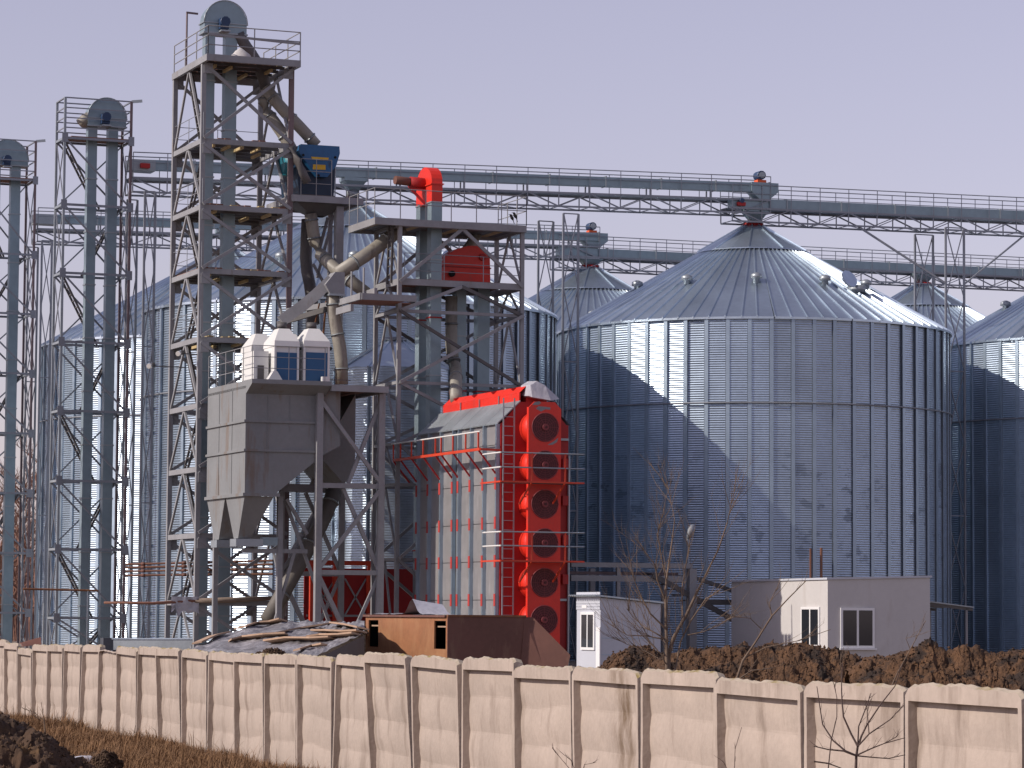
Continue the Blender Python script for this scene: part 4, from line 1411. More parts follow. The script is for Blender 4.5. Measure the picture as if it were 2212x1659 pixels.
rd.prism('gable', [(RU0 + .05, zeave), (RU1 - .05, zeave), (RU1 - .78, zrid), (ur, zrid)], 'v', RV1 - .08, RV1 - .02, REDDULL)
nseg = 4
zm = zrid + (zbox - zrid) * .55
for k in range(nseg):
    va, vb = RV0 + .1 + (RV1 - RV0 - .5) * k / nseg, RV0 + .1 + (RV1 - RV0 - .5) * (k + 1) / nseg
    rd.box('ridge_panel', ur, ur + .05, va + .02, vb - .02, zrid - .02, zm, RED)
    rd.mesh('ridge_panel', [(ur - .003, va + .004, zm), (ur - .003, vb - .004, zm), (ur + .28, vb - .004, zbox), (ur + .28, va + .004, zbox)], [(0, 3, 2, 1)], RED)
    rd.bar('ridge_strut', (ur - .03, vb, zrid), (ur - .03, vb, zm), .03, .04, GSTEEL)
    rd.prism('ridge_bracket', [(ur + .25, zbox), (ur + .05, zbox - .05), (ur + .25, zbox - .22)], 'v', (va + vb) / 2 - .05, (va + vb) / 2 + .05, REDDULL)
rd.box('ridge_core', ur + .29, RU1 - .8, RV0 + .1, RV1 - .4, zrid, zbox - .01, REDDULL)
# crumpled sheet over the front of the ridge
vs = [onv(1142, 855, RV0 - .3), onv(1146, 832, RV0 - .3), onv(1160, 823, RV0 - .25), onv(1178, 833, RV0 - .3), onv(1209, 862, RV0 - .35), onv(1190, 865, RV0 - .5), onv(1168, 861, RV0 - .45), onv(1150, 858, RV0 - .4)]
vs2 = [Vector(q) + V(0, .9, .05) for q in vs]
rd.mesh('crumpled_sheet', vs + vs2, [tuple(range(8))] + [(i, (i + 1) % 8, (i + 1) % 8 + 8, i + 8) for i in range(8)], PLASTIC)
# end wall, fan plate, fans
rd.box('end_wall', RU0 + .02, RU1, RV0 - .03, RV0 + .03, 0, zeave, REDDULL)
PV = RV0 - 1.0
pu0, pu1 = onv(1142, 1000, PV).x, onv(1211, 1000, PV).x
pz1 = onv(1175, 868, PV).z
rd.prism('fan_plate', [(pu0, 0.0), (pu1, 0.0), (pu1, pz1 - .25), (pu1 - .25, pz1), (pu0 + .2, pz1), (pu0, pz1 - .2)], 'v', PV - .03, PV + .03, RED)
rd.box('plate_edge', pu0 - .03, pu0 + .02, PV - .045, PV + .12, 0, pz1 - .2, RED)
rd.box('plate_return', pu1 - .02, pu1 + .02, PV + .03, RV0, 0, pz1 - .3, REDDULL)
fz = [onv(1176.5, y, PV).z for y in (922.9, 1004.5, 1088.9, 1173, 1258.5, 1339)] + [.55]
fu = onv(1176.3, 1000, PV).x
for z in fz:
    h = rd.tube('fan_housing', [V(fu, RV0 - .03, z), V(fu, RV0 - .35, z), V(fu, PV + .03, z)], [.60, .62, .60], RED, 28)
    g = rd.rod('fan_guard', (fu, PV - .05, z), (fu, PV - .03, z), .50, FANDARK)
    rd.tube('fan_rim', [V(fu + .51 * math.cos(a), PV - .05, z + .51 * math.sin(a)) for a in np.linspace(0, 2 * math.pi, 29)], .02, FANHUB, 6)
    rd.rod('fan_hub', (fu, PV - .13, z), (fu, PV - .05, z), .12, FANHUB)
    rd.rod('fan_nut', (fu, PV - .16, z), (fu, PV - .13, z), .05, FANDARK)
    vs, fs = [], []
    for rr in (.2, .28, .36, .44):
        b = len(vs)
        for i in range(24):
            a = 2 * math.pi * i / 24
            for q in (rr - .006, rr + .006):
                vs.append((fu + q * math.cos(a), PV - .062, z + q * math.sin(a)))
        for i in range(24):
            j = (i + 1) % 24
            fs.append((b + 2 * i, b + 2 * i + 1, b + 2 * j + 1, b + 2 * j))
    for i in range(12):
        a = 2 * math.pi * i / 12
        d = V(math.cos(a), 0, math.sin(a))
        n_ = V(-math.sin(a), 0, math.cos(a)) * .006
        c = V(fu, PV - .066, z)
        b = len(vs)
        vs += [c + d * .12 + n_, c + d * .12 - n_, c + d * .5 - n_, c + d * .5 + n_]
        fs.append((b, b + 1, b + 2, b + 3))
    rd.mesh('guard_wire', vs, fs, FANHUB)
for pts in (((1410, 322), (1440, 292), (1490, 283), (1512, 300), (1480, 325)), ((1452, 365), (1480, 338), (1560, 345), (1615, 352), (1612, 378), (1560, 372), (1510, 398)), ((1580, 775), (1650, 735), (1705, 692), (1690, 742), (1640, 772))):
    poly = []
    for x, y in pts:
        q = onv(879 + .1919 * x, 812.6 + .1919 * y, PV - .034)
        poly.append((q.x, q.z))
    rd.prism('bare_patch', poly, 'v', PV - .036, PV - .0305, GREYPATCH)
# galleries across the end
for yf, yr in ((1042, (979.5, 1011)), (1212.4, (1150, 1180))):
    gv = PV - .95
    z = onv(1180, yf, gv).z
    ga, gb = onv(1082, yf, gv).x, onv(1262, yf, gv).x
    rd.bar('gallery_beam', (ga, gv, z), (gb, gv, z), .05, .06, REDOX)
    rd.bar('gallery_beam', (ga, gv, z), (ga, RV0, z), .05, .06, REDOX)
    for k in range(3):
        rd.box('gallery_plank', ga + .05, gb - .05, gv + .06 + k * .28, gv + .30 + k * .28, z - .03, z, PAINTD)
    for y in yr:
        zr = onv(1180, y, gv).z
        rd.rod('gallery_rail', (ga, gv, zr), (gb, gv, zr), .026, GSTEEL)
        rd.rod('gallery_rail', (ga, gv, zr), (ga, RV0 - .2, zr + .0), .03, WHITE)
    for x in (1149, 1221):
        uu = onv(x, yf, gv).x
        rd.bar('gallery_post', (uu, gv, z), (uu, gv, zr + .6 * 0 + (onv(1180, yr[0], gv).z - zr)), .05, .05, REDOX)
        rd.bar('gallery_strut', (uu, gv, z), (uu - .1, PV, z - .75), .05, .05, REDOX)
# side gallery
gz = onu(1092, 963, RU0 - .8).z
gzr = onu(1092, 924, RU0 - .8).z
rd.bar('gallery_beam', (RU0 - .8, RV0 - .1, gz), (RU0 - .8, RV1 + .8, gz), .06, .10, REDOX)
rd.bar('gallery_beam', (RU0 - .8, RV0 - .1, gz), (RU0, RV0 - .1, gz - .02), .06, .08, REDOX)
for k in range(1):
    rd.box('gallery_plank', RU0 - .76 + k * .25, RU0 - .54 + k * .25, RV0, RV1 + .7, gz - .01, gz + .02, PAINTD)
rd.rod('gallery_rail', (RU0 - .8, RV0 - .1, gzr), (RU0 - .8, RV1 + 1.0, gzr), .03, WHITE)
for vv in ribs + [RV1 + .8]:
    rd.bar('gallery_post', (RU0 - .8, vv, gz), (RU0 - .8, vv, gzr), .05, .05, REDOX)
    rd.bar('gallery_strut', (RU0 - .8, vv, gz - .02), (RU0 - .13, vv, gz - .85), .045, .06, REDDULL)
# ladder and stand pipes
lu = onv(1098, 1100, RV0 - .25).x
rd.ladder((lu, RV0 - .25, 0), (lu, RV0 - .25, zeave + .9), .42, GSTEEL, side=V(1, 0, 0), step=.335, r=.013)
ru = onv(1226, 1100, RV0).x
rd.rod('stand_pipe', (ru, RV0 - .1, 0), (ru, RV0 - .1, onv(1226, 985, RV0).z), .05, GSTEEL)
for y in (1160, 1296, 950):
    rd.bar('pipe_clamp', (ru - .7, RV0 - .08, onv(1226, y, RV0).z), (ru, RV0 - .08, onv(1226, y, RV0).z), .05, .08, GSTEEL)
for y in (1000, 1080, 1165, 1250):
    q = onv(1219, y, RV0 - .2)
    rd.box('junction_box', q.x - .1, q.x + .12, q.y - .1, q.y + .05, q.z - .2, q.z + .15, REDDULL)

# ------------------------------------------------------------------ red frame, panels and rusty pipes at the foot of the tower
rf = Thing('red_frame', 'red steel frame with crossed white struts at the foot of the steel towers', 'frame', (-27.5, -16.2, 0))
RFV = -15.4
zf = onv(730, 1216, RFV).z
ua, ub = onv(667, 1216, RFV).x, onv(800, 1216, RFV).x
rf.bar('beam', (ua, RFV, zf), (ub, RFV, zf), .14, .18, REDOX)
for x in (673, 724, 797):
    uu = onv(x, 1280, RFV).x
    rf.bar('post', (uu, RFV, 0), (uu, RFV, zf - .09), .17, .17, REDOX)
for x0, x1 in ((673, 724), (745, 790)):
    p0, p1 = onv(x0, 1250, RFV + .3), onv(x1, 1330, RFV + .3)
    rf.bar('strut', p0, p1, .06, .06, GSTEEL)
    rf.bar('strut', (p1.x, p0.y, p0.z), (p0.x, p0.y, p1.z), .06, .06, GSTEEL)
rf.bar('beam', (ua, RFV + .2, onv(730, 1330, RFV).z), (ub, RFV + .2, onv(730, 1330, RFV).z), .06, .08, GSTEEL)
rf.box('back_panel', ua, onv(905, 1280, -14.8).x, -14.85, -14.8, .1, zf - .2, REDDULL)
for x in (850, 880):
    uu = onv(x, 1280, RFV + 1.5).x
    rf.bar('post', (uu, RFV + 1.5, 0), (uu, RFV + 1.5, zf), .16, .16, REDDULL)
for k, (ya, yb) in enumerate(((1219, 1211), (1226, 1219), (1234, 1229), (1243, 1240))):
    p0, p1 = onv(272, ya, -8.5), onv(590, yb, -13.0)
    pt = Thing('rusty_pipe', ('topmost of the four rusty pipes low behind the tall tower', 'second from the top of the four rusty pipes', 'third from the top of the four rusty pipes', 'lowest of the four rusty pipes low behind the tall tower')[k], 'pipe', p0, group='rusty pipes low behind the tower')
    pt.rod('pipe', p0, p1, .045, RUSTPIPE)
    for f in (.12, .4, .75):
        q = p0.lerp(p1, f)
        pt.rod('pipe_joint', q - (p1 - p0).normalized() * .08, q + (p1 - p0).normalized() * .08, .07, RUSTDARK)
pp = Thing('rusty_pipe', 'long thin rusty pipe crossing in front of the left elevator feet', 'pipe', onv(50, 1272, -2.5))
pp.rod('pipe', onv(50, 1272, -2.5), onv(212, 1276, -2.5), .045, RUST)
pp.rod('support', onv(95, 1272, -2.5), onv(95, 1272, -2.5) * 1 - V(0, 0, onv(95, 1272, -2.5).z), .04, GSTEEL)
pp.rod('support', onv(190, 1276, -2.5), onv(190, 1276, -2.5) - V(0, 0, onv(190, 1276, -2.5).z), .04, GSTEEL)
tp = Thing('timber_pole', 'weathered round pole lashed across the foot of the tall tower', 'pole', onv(420, 1298, TV0 - .3))
pts = [onv(x, y, TV0 - .35) for x, y in ((225, 1302), (330, 1303), (420, 1298), (500, 1296), (592, 1292))]
tp.tube('pole', pts[2:], [.09, .11, .08], POLE, 10)
tp.tube('thin_pole', pts[:3], [.05, .06, .07], WOODDARK, 8)
pr = onv(400, 1310, TV0 - .4)
rag = Thing('plastic_rag', 'torn pale plastic rag hanging on the tower foot', 'rag', pr)
vs, fs = [], []
for j in range(7):
    for i in range(9):
        f, g = i / 8, j / 6
        q = V(pr.x - .55 + 1.1 * f, pr.y + .12 * noise.noise(V(i * .9, j * .9, 3)), pr.z + .38 - g * (.62 + .3 * noise.noise(V(i * .7, 0, 9))))
        vs.append(q)
for j in range(6):
    for i in range(8):
        fs.append((j * 9 + i, j * 9 + i + 1, j * 9 + i + 10, j * 9 + i + 9))
rag.mesh('sheet', vs, fs, PLASTIC, True)
bt = Thing('steel_trough', 'long pale steel trough lying behind the fence below the left towers', 'trough', onv(240, 1385, -12))
p0, p1 = onv(238, 1392, -12.5), onv(425, 1392, -14.5)
bt.bar('side_plate', p0, p1, .06, .42, GSTEEL)
bt.bar('top_flange', p0 + V(0, .1, .22), p1 + V(0, .1, .22), .3, .05, ROOF)
bt.bar('end_plate', p0 + V(-.05, -.1, 0), p0 + V(-.05, .4, 0), .5, .5, DARKGALV)
bx = Thing('rusty_hatch', 'dark red tilted steel lid behind the fence at the far left', 'lid', onv(75, 1385, -8))
p = [onv(45, 1388, -9), onv(88, 1376, -9), onv(90, 1392, -9.5), onv(50, 1396, -9.5)]
bx.mesh('plate', p + [q + V(0, .25, -.02) for q in p], [(0, 1, 2, 3), (4, 7, 6, 5), (0, 4, 5, 1), (1, 5, 6, 2), (2, 6, 7, 3), (3, 7, 4, 0)], RUSTDARK)

# ------------------------------------------------------------------ steel gantry between dryer and hut, street lamp
GV = -24.0
g0, g1 = onv(1232, 1220, GV).x, onv(1494, 1220, GV).x
ga = Thing('steel_gantry', 'dark two beam steel gantry between the dryer and the white hut', 'gantry', (g0, GV, 0))
zg1, zg2 = onv(1360, 1221, GV).z, onv(1360, 1250, GV).z
ga.bar('beam', (g0, GV, zg1), (g1, GV, zg1), .2, .18, PAINT)
ga.bar('beam', (g0, GV, zg2), (g1 - .3, GV, zg2), .2, .22, PAINT)
ga.bar('beam', (g0, GV + .6, zg2 + .2), (g1 - .3, GV + .6, zg2 + .2), .12, .12, PURPLE)
for x in (1335, 1494):
    uu = onv(x, 1300, GV).x
    ga.bar('post', (uu, GV, 0), (uu, GV, zg1 - .1), .14 if x < 1400 else .3, .14 if x < 1400 else .3, PAINT)
    ga.bar('post', (uu, GV + 2.5, 0), (uu, GV + 2.5, zg1 - .1), .2, .2, PAINT)
for k in range(7):
    f = k / 6
    q0 = V(g1 - 1.6 + 2.2 * f, GV - .2 + .3 * f, zg1 - .3 - 1.2 * f)
    ga.bar('stair_tread', q0, q0 + V(0, 1.2, 0), .3, .04, PAINTD)
ga.bar('stringer', (g1 - 1.7, GV - .2, zg1 - .35), (g1 + 2.2, GV + .2, zg1 - 2.2), .06, .2, PAINTD)
ga.bar('brace', (g1, GV, zg1 - .4), (g1 + 3.8, GV + .3, zg2 - 1.0), .1, .14, PAINTD)
ga.bar('beam', (g1, GV + .4, zg2 - .85), (g1 + 3.6, GV + .4, zg2 - .85), .14, .2, PAINTD)
sx = onv(1491, 1150, -22.0)
sl2 = Thing('street_lamp', 'grey street lamp with an oval head in front of the biggest silo', 'street lamp', (sx.x, sx.y, 0))
sl2.rod('pole', (sx.x - .1, sx.y, 0), (sx.x - .1, sx.y, sx.z - .2), .05, GTHIN)
sl2.tube('lamp_head', [sx + V(-.12, 0, -.25), sx + V(-.06, -.05, -.12), sx + V(0, -.1, .08), sx + V(.06, -.12, .24), sx + V(.09, -.12, .3)], [.05, .11, .15, .11, .04], GTHIN, 12)

# ------------------------------------------------------------------ white hut
hc = site_of(aty(1788, 1300, 111.4))
hu0, hv0 = hc.x, hc.y
hu1 = onv(2009, 1300, hv0).x
hv1 = onu(1580, 1300, hu0).y
hz0 = onu(1788, 1252, hu0).z
hzb = onu(1580, 1257.5, hu0).z
hzr = onv(2009, 1247.5, hv0).z
hut = Thing('white_hut', 'white flat roofed hut behind the earth heaps, right of the bare tree', 'hut', (hu0, hv0, 0))
vs = [(hu0, hv0, -.1), (hu1, hv0, -.1), (hu1, hv1, -.1), (hu0, hv1, -.1), (hu0, hv0, hz0), (hu1, hv0, hzr), (hu1, hv1, hzr - .05), (hu0, hv1, hzb)]
hut.mesh('walls', vs, [(0, 1, 5, 4), (1, 2, 6, 5), (2, 3, 7, 6), (3, 0, 4, 7)], WHITEWALL)
vs = [(hu0 - .06, hv0 - .06, hz0), (hu1 + .06, hv0 - .06, hzr), (hu1 + .06, hv1 + .06, hzr), (hu0 - .06, hv1 + .06, hzb)]
hut.mesh('roof_slab', vs + [V(*q) + V(0, 0, .07) for q in vs], [(0, 3, 2, 1), (4, 5, 6, 7), (0, 1, 5, 4), (1, 2, 6, 5), (2, 3, 7, 6), (3, 0, 4, 7)], SHEDWALL)


def window_front(t, u0, u1, v, z0, z1, panes=2):
    f = t.box('window', u0, u1, v - .05, v - .003, z0, z1, FRAME)
    # panes as sub-parts, in the window's own space
    w = (u1 - u0 - .09 * (panes + 1)) / panes
    for k in range(panes):
        a = u0 + .09 + k * (w + .09)
        g = t.box('pane', a, a + w, v - .056, v - .051, z0 + .09, z1 - .09, GLASS)
        g.parent = f
        g.matrix_parent_inverse = f.matrix_basis.inverted()
    s_ = t.box('sill', u0 - .06, u1 + .06, v - .12, v - .003, z0 - .06, z0 - .004, FRAME)
    s_.parent = f
    s_.matrix_parent_inverse = f.matrix_basis.inverted()


def window_left(t, v0, v1, u, z0, z1, panes=2):
    f = t.box('window', u - .05, u - .003, v0, v1, z0, z1, FRAME)
    w = (v1 - v0 - .09 * (panes + 1)) / panes
    for k in range(panes):
        a = v0 + .09 + k * (w + .09)
        g = t.box('pane', u - .056, u - .051, a, a + w, z0 + .09, z1 - .09, GLASS)
        g.parent = f
        g.matrix_parent_inverse = f.matrix_basis.inverted()


window_front(hut, onv(1815, 1350, hv0).x, onv(1888, 1350, hv0).x, hv0, onv(1850, 1400, hv0).z, onv(1850, 1313, hv0).z)
window_left(hut, onu(1772, 1350, hu0).y, onu(1732, 1350, hu0).y, hu0, onu(1750, 1398, hu0).z, onu(1750, 1311, hu0).z)
az0, az1 = onv(2010, 1300, hv0 + .5).z, onv(2098, 1313, hv0 + .5).z
au1 = onv(2098, 1313, hv0 + .5).x
for k in range(6):
    va, vb = hv0 + .3 + k * .5, hv0 + .78 + k * .5
    hut.mesh('awning_sheet', [(hu1 + .01, va, az0), (au1, va, az1), (au1, vb, az1), (hu1 + .01, vb, az0), (hu1 + .01, va, az0 + .04), (au1, va, az1 + .04), (au1, vb, az1 + .04), (hu1 + .01, vb, az0 + .04)], [(0, 3, 2, 1), (4, 5, 6, 7), (0, 1, 5, 4), (1, 2, 6, 5), (2, 3, 7, 6), (3, 0, 4, 7)], GSTEEL)
for vv in (hv0 + .4, hv0 + 3.1):
    hut.bar('awning_post', (au1 - .25, vv, 0), (au1 - .25, vv, az1), .06, .06, PAINT)
    hut.bar('awning_rafter', (hu1, vv, az0 - .07), (au1, vv, az1 - .07), .06, .09, PAINTD)
for k, (x, y0, y1) in enumerate(((1751, 1246, 1185), (1774, 1246, 1183))):
    p = onv(x, y0, hv0 + 2.5)
    hut.rod('roof_pipe', (p.x, p.y, hz0 - .1), (p.x, p.y, onv(x, y1, hv0 + 2.5).z), .04 + .01 * k, RUSTPIPE)

# small shed
sc = site_of(aty(1297, 1350, 104))
su0, sv0 = sc.x, sc.y
su1 = onv(1427, 1350, sv0).x
sv1 = onu(1246, 1350, su0).y
szf, szr = onv(1297, 1291, sv0).z, onv(1427, 1305, sv0).z
sh = Thing('site_cabin', 'small white cabin with a corrugated roof, between dryer and bare tree', 'cabin', (su0, sv0, 0))
vs = [(su0, sv0, -.1), (su1, sv0, -.1), (su1, sv1, -.1), (su0, sv1, -.1), (su0, sv0, szf), (su1, sv0, szr), (su1, sv1, szr), (su0, sv1, szf)]
sh.mesh('walls', vs, [(0, 1, 5, 4), (1, 2, 6, 5), (2, 3, 7, 6), (3, 0, 4, 7)], SHEDWALL)
for k in range(12):
    va = sv0 - .12 + (sv1 - sv0 + .3) * k / 12
    d = (sv1 - sv0 + .3) / 12
    sh.prism('roof_sheet', [(va, 0), (va + d * .5, .045), (va + d, 0), (va + d, .02), (va + d * .5, .065), (va, .02)], 'u', su0 - .25, su1 + .1, GSTEEL).matrix_basis = Matrix.Translation((0, 0, szf + .02)) @ Matrix.Translation((su0 - sh.o.x, 0, 0)) @ Matrix.Rotation(math.atan2(szf - szr, su1 - su0), 4, 'Y') @ Matrix.Translation((-(su0 - sh.o.x), 0, 0))
wz0, wz1 = onu(1272, 1404, su0).z, onu(1272, 1322, su0).z
window_left(sh, sv0 + .42, sv1 - .42, su0, wz0, wz1)
for k in range(6):
    z = wz1 + .08 + k * .1
    sh.box('cladding_strip', su0 - .025, su0 - .003, sv0, sv1, z, z + .085, SHEDWALL)
sh.box('sunlit_strip', su0 - .04, su0 + .0, sv0 - .03, sv0 + .28, -.1, wz1 - .5, FRAME)  # white strip standing in for sunlight on the lower wall corner
q = onu(1255, 1303, su0)
sh.box('sign_plate', su0 - .04, su0 - .027, sv0 + 1.1, sv0 + 1.5, szf - .35, szf - .25, FRAME)
for z in (szf - .75, szf - 1.3):
    sh.box('wall_joint', su0 + .05, su1 - .05, sv0 - .012, sv0 - .003, z - .6, z - .58, STIFF)

# ------------------------------------------------------------------ rusty steel box
bc = site_of(aty(966, 1340, 85))
bu0, bv0 = bc.x, bc.y
btop = onv(966, 1332, bv0).z
bu1 = onv(1150, 1340, bv0).x
bv1 = onu(790, 1340, bu0).y
rb = Thing('rusty_container', 'rusty brown steel container with two dark openings, behind the fence', 'container', (bu0, bv0, 0))
zo0, zo1 = onu(950, 1402, bu0).z, onu(950, 1341, bu0).z
oa = (onu(963, 1370, bu0).y, onu(938, 1370, bu0).y)
ob_ = (onu(817, 1370, bu0).y, onu(796, 1370, bu0).y)
segs = [(bv0, oa[0]), (oa[1], onu(878, 1370, bu0).y), (onu(878, 1370, bu0).y, ob_[0]), (ob_[1], bv1)]
for k, (va, vb) in enumerate(segs):
    rb.box('side_sheet', bu0, bu0 + .05, va, vb, -.3, btop - .02, RUSTBOX)
for va, vb in (oa, ob_):
    rb.box('side_sheet', bu0, bu0 + .05, va + .003, vb - .003, -.3, zo0, RUSTBOX)
    rb.box('side_sheet', bu0, bu0 + .05, va + .003, vb - .003, zo1, btop - .02, RUSTBOX)
    rb.bar('opening_bar', (bu0 + .1, va + .1, zo1 - .16), (bu0 + .1, vb - .05, zo1 - .16), .04, .04, WOOD)
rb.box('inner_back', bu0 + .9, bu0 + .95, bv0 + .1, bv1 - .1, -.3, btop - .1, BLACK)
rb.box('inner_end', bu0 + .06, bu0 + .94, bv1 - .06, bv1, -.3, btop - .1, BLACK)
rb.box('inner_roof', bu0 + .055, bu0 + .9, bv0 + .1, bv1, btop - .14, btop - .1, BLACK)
rb.box('top_rim', bu0 - .06, bu0 + .9, bv0 + .05, bv1 + .1, btop - .02, btop + .04, RUSTDARK)
nfr = 3
fu = [bu0, onv(1030, 1370, bv0).x, onv(1090, 1370, bv0).x, bu1]
rb.box('end_sheet', bu0, bu1, bv0 - .04, bv0 - .003, -.3, btop, RUSTDARK)  # end sheet in a darker brown than the side sheets
q = onv(1232, 1415, bv0 - .6)
rb.mesh('sloping_wing', [(bu1 - .25, bv0 - .045, btop - .02), (bu1 + .02, bv0 - .05, btop - .02), (q.x, bv0 - .6, q.z), (q.x - .3, bv0 - .6, -.4), (bu1 - .45, bv0 - .1, -.4), (bu1 - .25, bv0 + .01, btop - .02), (bu1 + .02, bv0 + .0, btop - .02), (q.x, bv0 - .53, q.z), (q.x - .3, bv0 - .53, -.4), (bu1 - .45, bv0 - .05, -.4)], [(0, 1, 2, 3, 4), (9, 8, 7, 6, 5), (0, 5, 6, 1), (1, 6, 7, 2), (2, 7, 8, 3), (3, 8, 9, 4), (4, 9, 5, 0)], RUSTDARK)
rb.box('edge_angle', bu0, bu1 - .2, bv0 - .07, bv0 + .06, btop, btop + .05, RUST)
rb.box('roof_sheet', bu0 + .9, bu1 - .3, bv0 + .05, bv1, btop - .1, btop - .05, RUSTDARK)
# plastic sheet lying on its roof
pl = Thing('plastic_sheet', 'crumpled pale plastic sheet lying on the rusty container', 'plastic sheet', (bu0, bv1, btop))
vs, fs = [], []
nu, nv = 6, 26
for j in range(nv):
    for i in range(nu):
        vv = bv0 + 1.6 + (bv1 - bv0 - 1.5) * j / (nv - 1)
        uu = bu0 - .05 + .9 * i / (nu - 1)
        pk = onu(893, 1330, bu0).y
        z = btop + .055 + .05 * abs(noise.noise(V(uu * 2, vv * 2.5, 0))) + .42 * math.exp(-((vv - pk) / .38) ** 2) * (1 - .4 * i / nu)
        vs.append((uu, vv, z))
for j in range(nv - 1):
    for i in range(nu - 1):
        fs.append((j * nu + i, j * nu + i + 1, (j + 1) * nu + i + 1, (j + 1) * nu + i))
pl.mesh('sheet', vs, fs, PLASTIC, True)

# ------------------------------------------------------------------ tarpaulin heap with planks
def heap_pt(x, y, Y):
    return aty(x, y, Y)


tl, tr = aty(590, 1343, 96), aty(787, 1345, 90)
bl, br = aty(380, 1416, 88), aty(655, 1432, 80)
br2 = aty(787, 1368, 84)
th = Thing('covered_heap', 'heap under a grey tarpaulin weighted with old planks, behind the fence', 'heap', ((bl.x + tr.x) / 2, 88, 0), site=False)
NI, NJ = 110, 50


def heap_surf(f, g):
    """f along the ridge 0..1, g from the ridge 0 to the foot 1"""
    top = tl.lerp(tr, f)
    low = bl.lerp(br, min(f / .62, 1)) if f < .62 else br.lerp(br2, (f - .62) / .38)
    p = top.lerp(low, g)
    p.z += .10 * math.sin(math.pi * g) + .09 * noise.noise(V(f * 9, g * 6, 2)) + .07 * abs(noise.noise(V(f * 22 + g * 9, g * 8 - f * 6, 5))) + .03 * noise.noise(V(f * 44, g * 20, 8))
    return p


vs = [heap_surf(i / NI, j / NJ) for j in range(NJ + 1) for i in range(NI + 1)]
fs = [(j * (NI + 1) + i, j * (NI + 1) + i + 1, (j + 1) * (NI + 1) + i + 1, (j + 1) * (NI + 1) + i) for j in range(NJ) for i in range(NI)]
th.mesh('tarpaulin', vs, fs, TARP, True)
# back slope and a dark sheet for the shaded opening under the right end
vs = [tl, tr, tr + V(.5, 6, -1.8), tl + V(-2, 6, -1.8)]
th.mesh('back_slope', vs, [(0, 1, 2, 3)], TARP)
th.mesh('opening_shade', [br + V(.05, .05, -.05), br2 + V(0, .05, -.05), br2 + V(0, .1, -2.2), br + V(0, .1, -1.2)], [(0, 1, 2, 3)], PAINTD)


def plank_on(pts, w, m=WOOD):
    """a board lying on the sheet, through pixel points"""
    q = []
    for x, y in pts:
        # invert roughly: search the surface point nearest in the picture direction
        best = None
        d = ray(x, y).normalized()
        for i in range(0, NI + 1):
            for j in range(0, NJ + 1, 2):
                s_ = vs_s[j * (NI + 1) + i]
                e = (s_ - CP)
                c = e.cross(d).length
                if best is None or c < best[0]:
                    best = (c, s_)
        q.append(best[1] + V(0, 0, .05))
    vv, ff = [], []
    for k, p in enumerate(q):
        a, b = q[max(k - 1, 0)], q[min(k + 1, len(q) - 1)]
        d = (b - a).normalized()
        side = V(0, 0, 1).cross(d).normalized() * (w / 2)
        side.z -= .1 * w
        for dz in (0, .045):
            vv += [p + side + V(0, 0, dz), p - side + V(0, 0, dz)]
    for k in range(len(q) - 1):
        a, b = 4 * k, 4 * k + 4
        ff += [(a, a + 1, b + 1, b), (a + 2, b + 2, b + 3, a + 3), (a, b, b + 2, a + 2), (a + 1, a + 3, b + 3, b + 1)]
    ff += [(0, 2, 3, 1), (4 * len(q) - 4, 4 * len(q) - 3, 4 * len(q) - 1, 4 * len(q) - 2)]
    return q, vv, ff


vs_s = [heap_surf(i / NI, j / NJ) for j in range(NJ + 1) for i in range(NI + 1)]
PK = [([(420, 1393), (455, 1380), (488, 1368)], .30, 'plank slanting up the left foot of the tarpaulin heap'),
      ([(512, 1344), (550, 1351), (585, 1351), (612, 1345)], .42, 'wavy plank along the top edge of the tarpaulin heap'),
      ([(588, 1373), (640, 1364), (690, 1355), (730, 1348)], .28, 'long plank bending up to the right end of the ridge'),
      ([(497, 1387), (530, 1380), (575, 1377), (618, 1375)], .34, 'plank across the lower left of the tarpaulin'),
      ([(582, 1390), (630, 1387), (680, 1387), (715, 1385)], .42, 'plank lowest on the tarpaulin, near the fence'),
      ([(665, 1382), (700, 1378), (740, 1377), (770, 1376)], .34, 'short plank beside the lowest one at the right'),
      ([(682, 1369), (715, 1369), (750, 1372), (783, 1374)], .36, 'plank pointing to the right corner of the heap'),
      ([(724, 1352), (755, 1357), (785, 1365)], .34, 'plank down the right edge of the tarpaulin'),
      ([(640, 1408), (670, 1402), (700, 1396)], .2, 'thin board at the torn lower edge of the sheet')]
for pts, w, tx in PK:
    q, vv, ff = plank_on(pts, w)
    pk = Thing('plank', tx, 'plank', q[0], site=False, group='planks weighing down the tarpaulin')
    pk.mesh('board', vv, ff, WOOD)

# ------------------------------------------------------------------ concrete fence
PH, PT = 2.60, .16


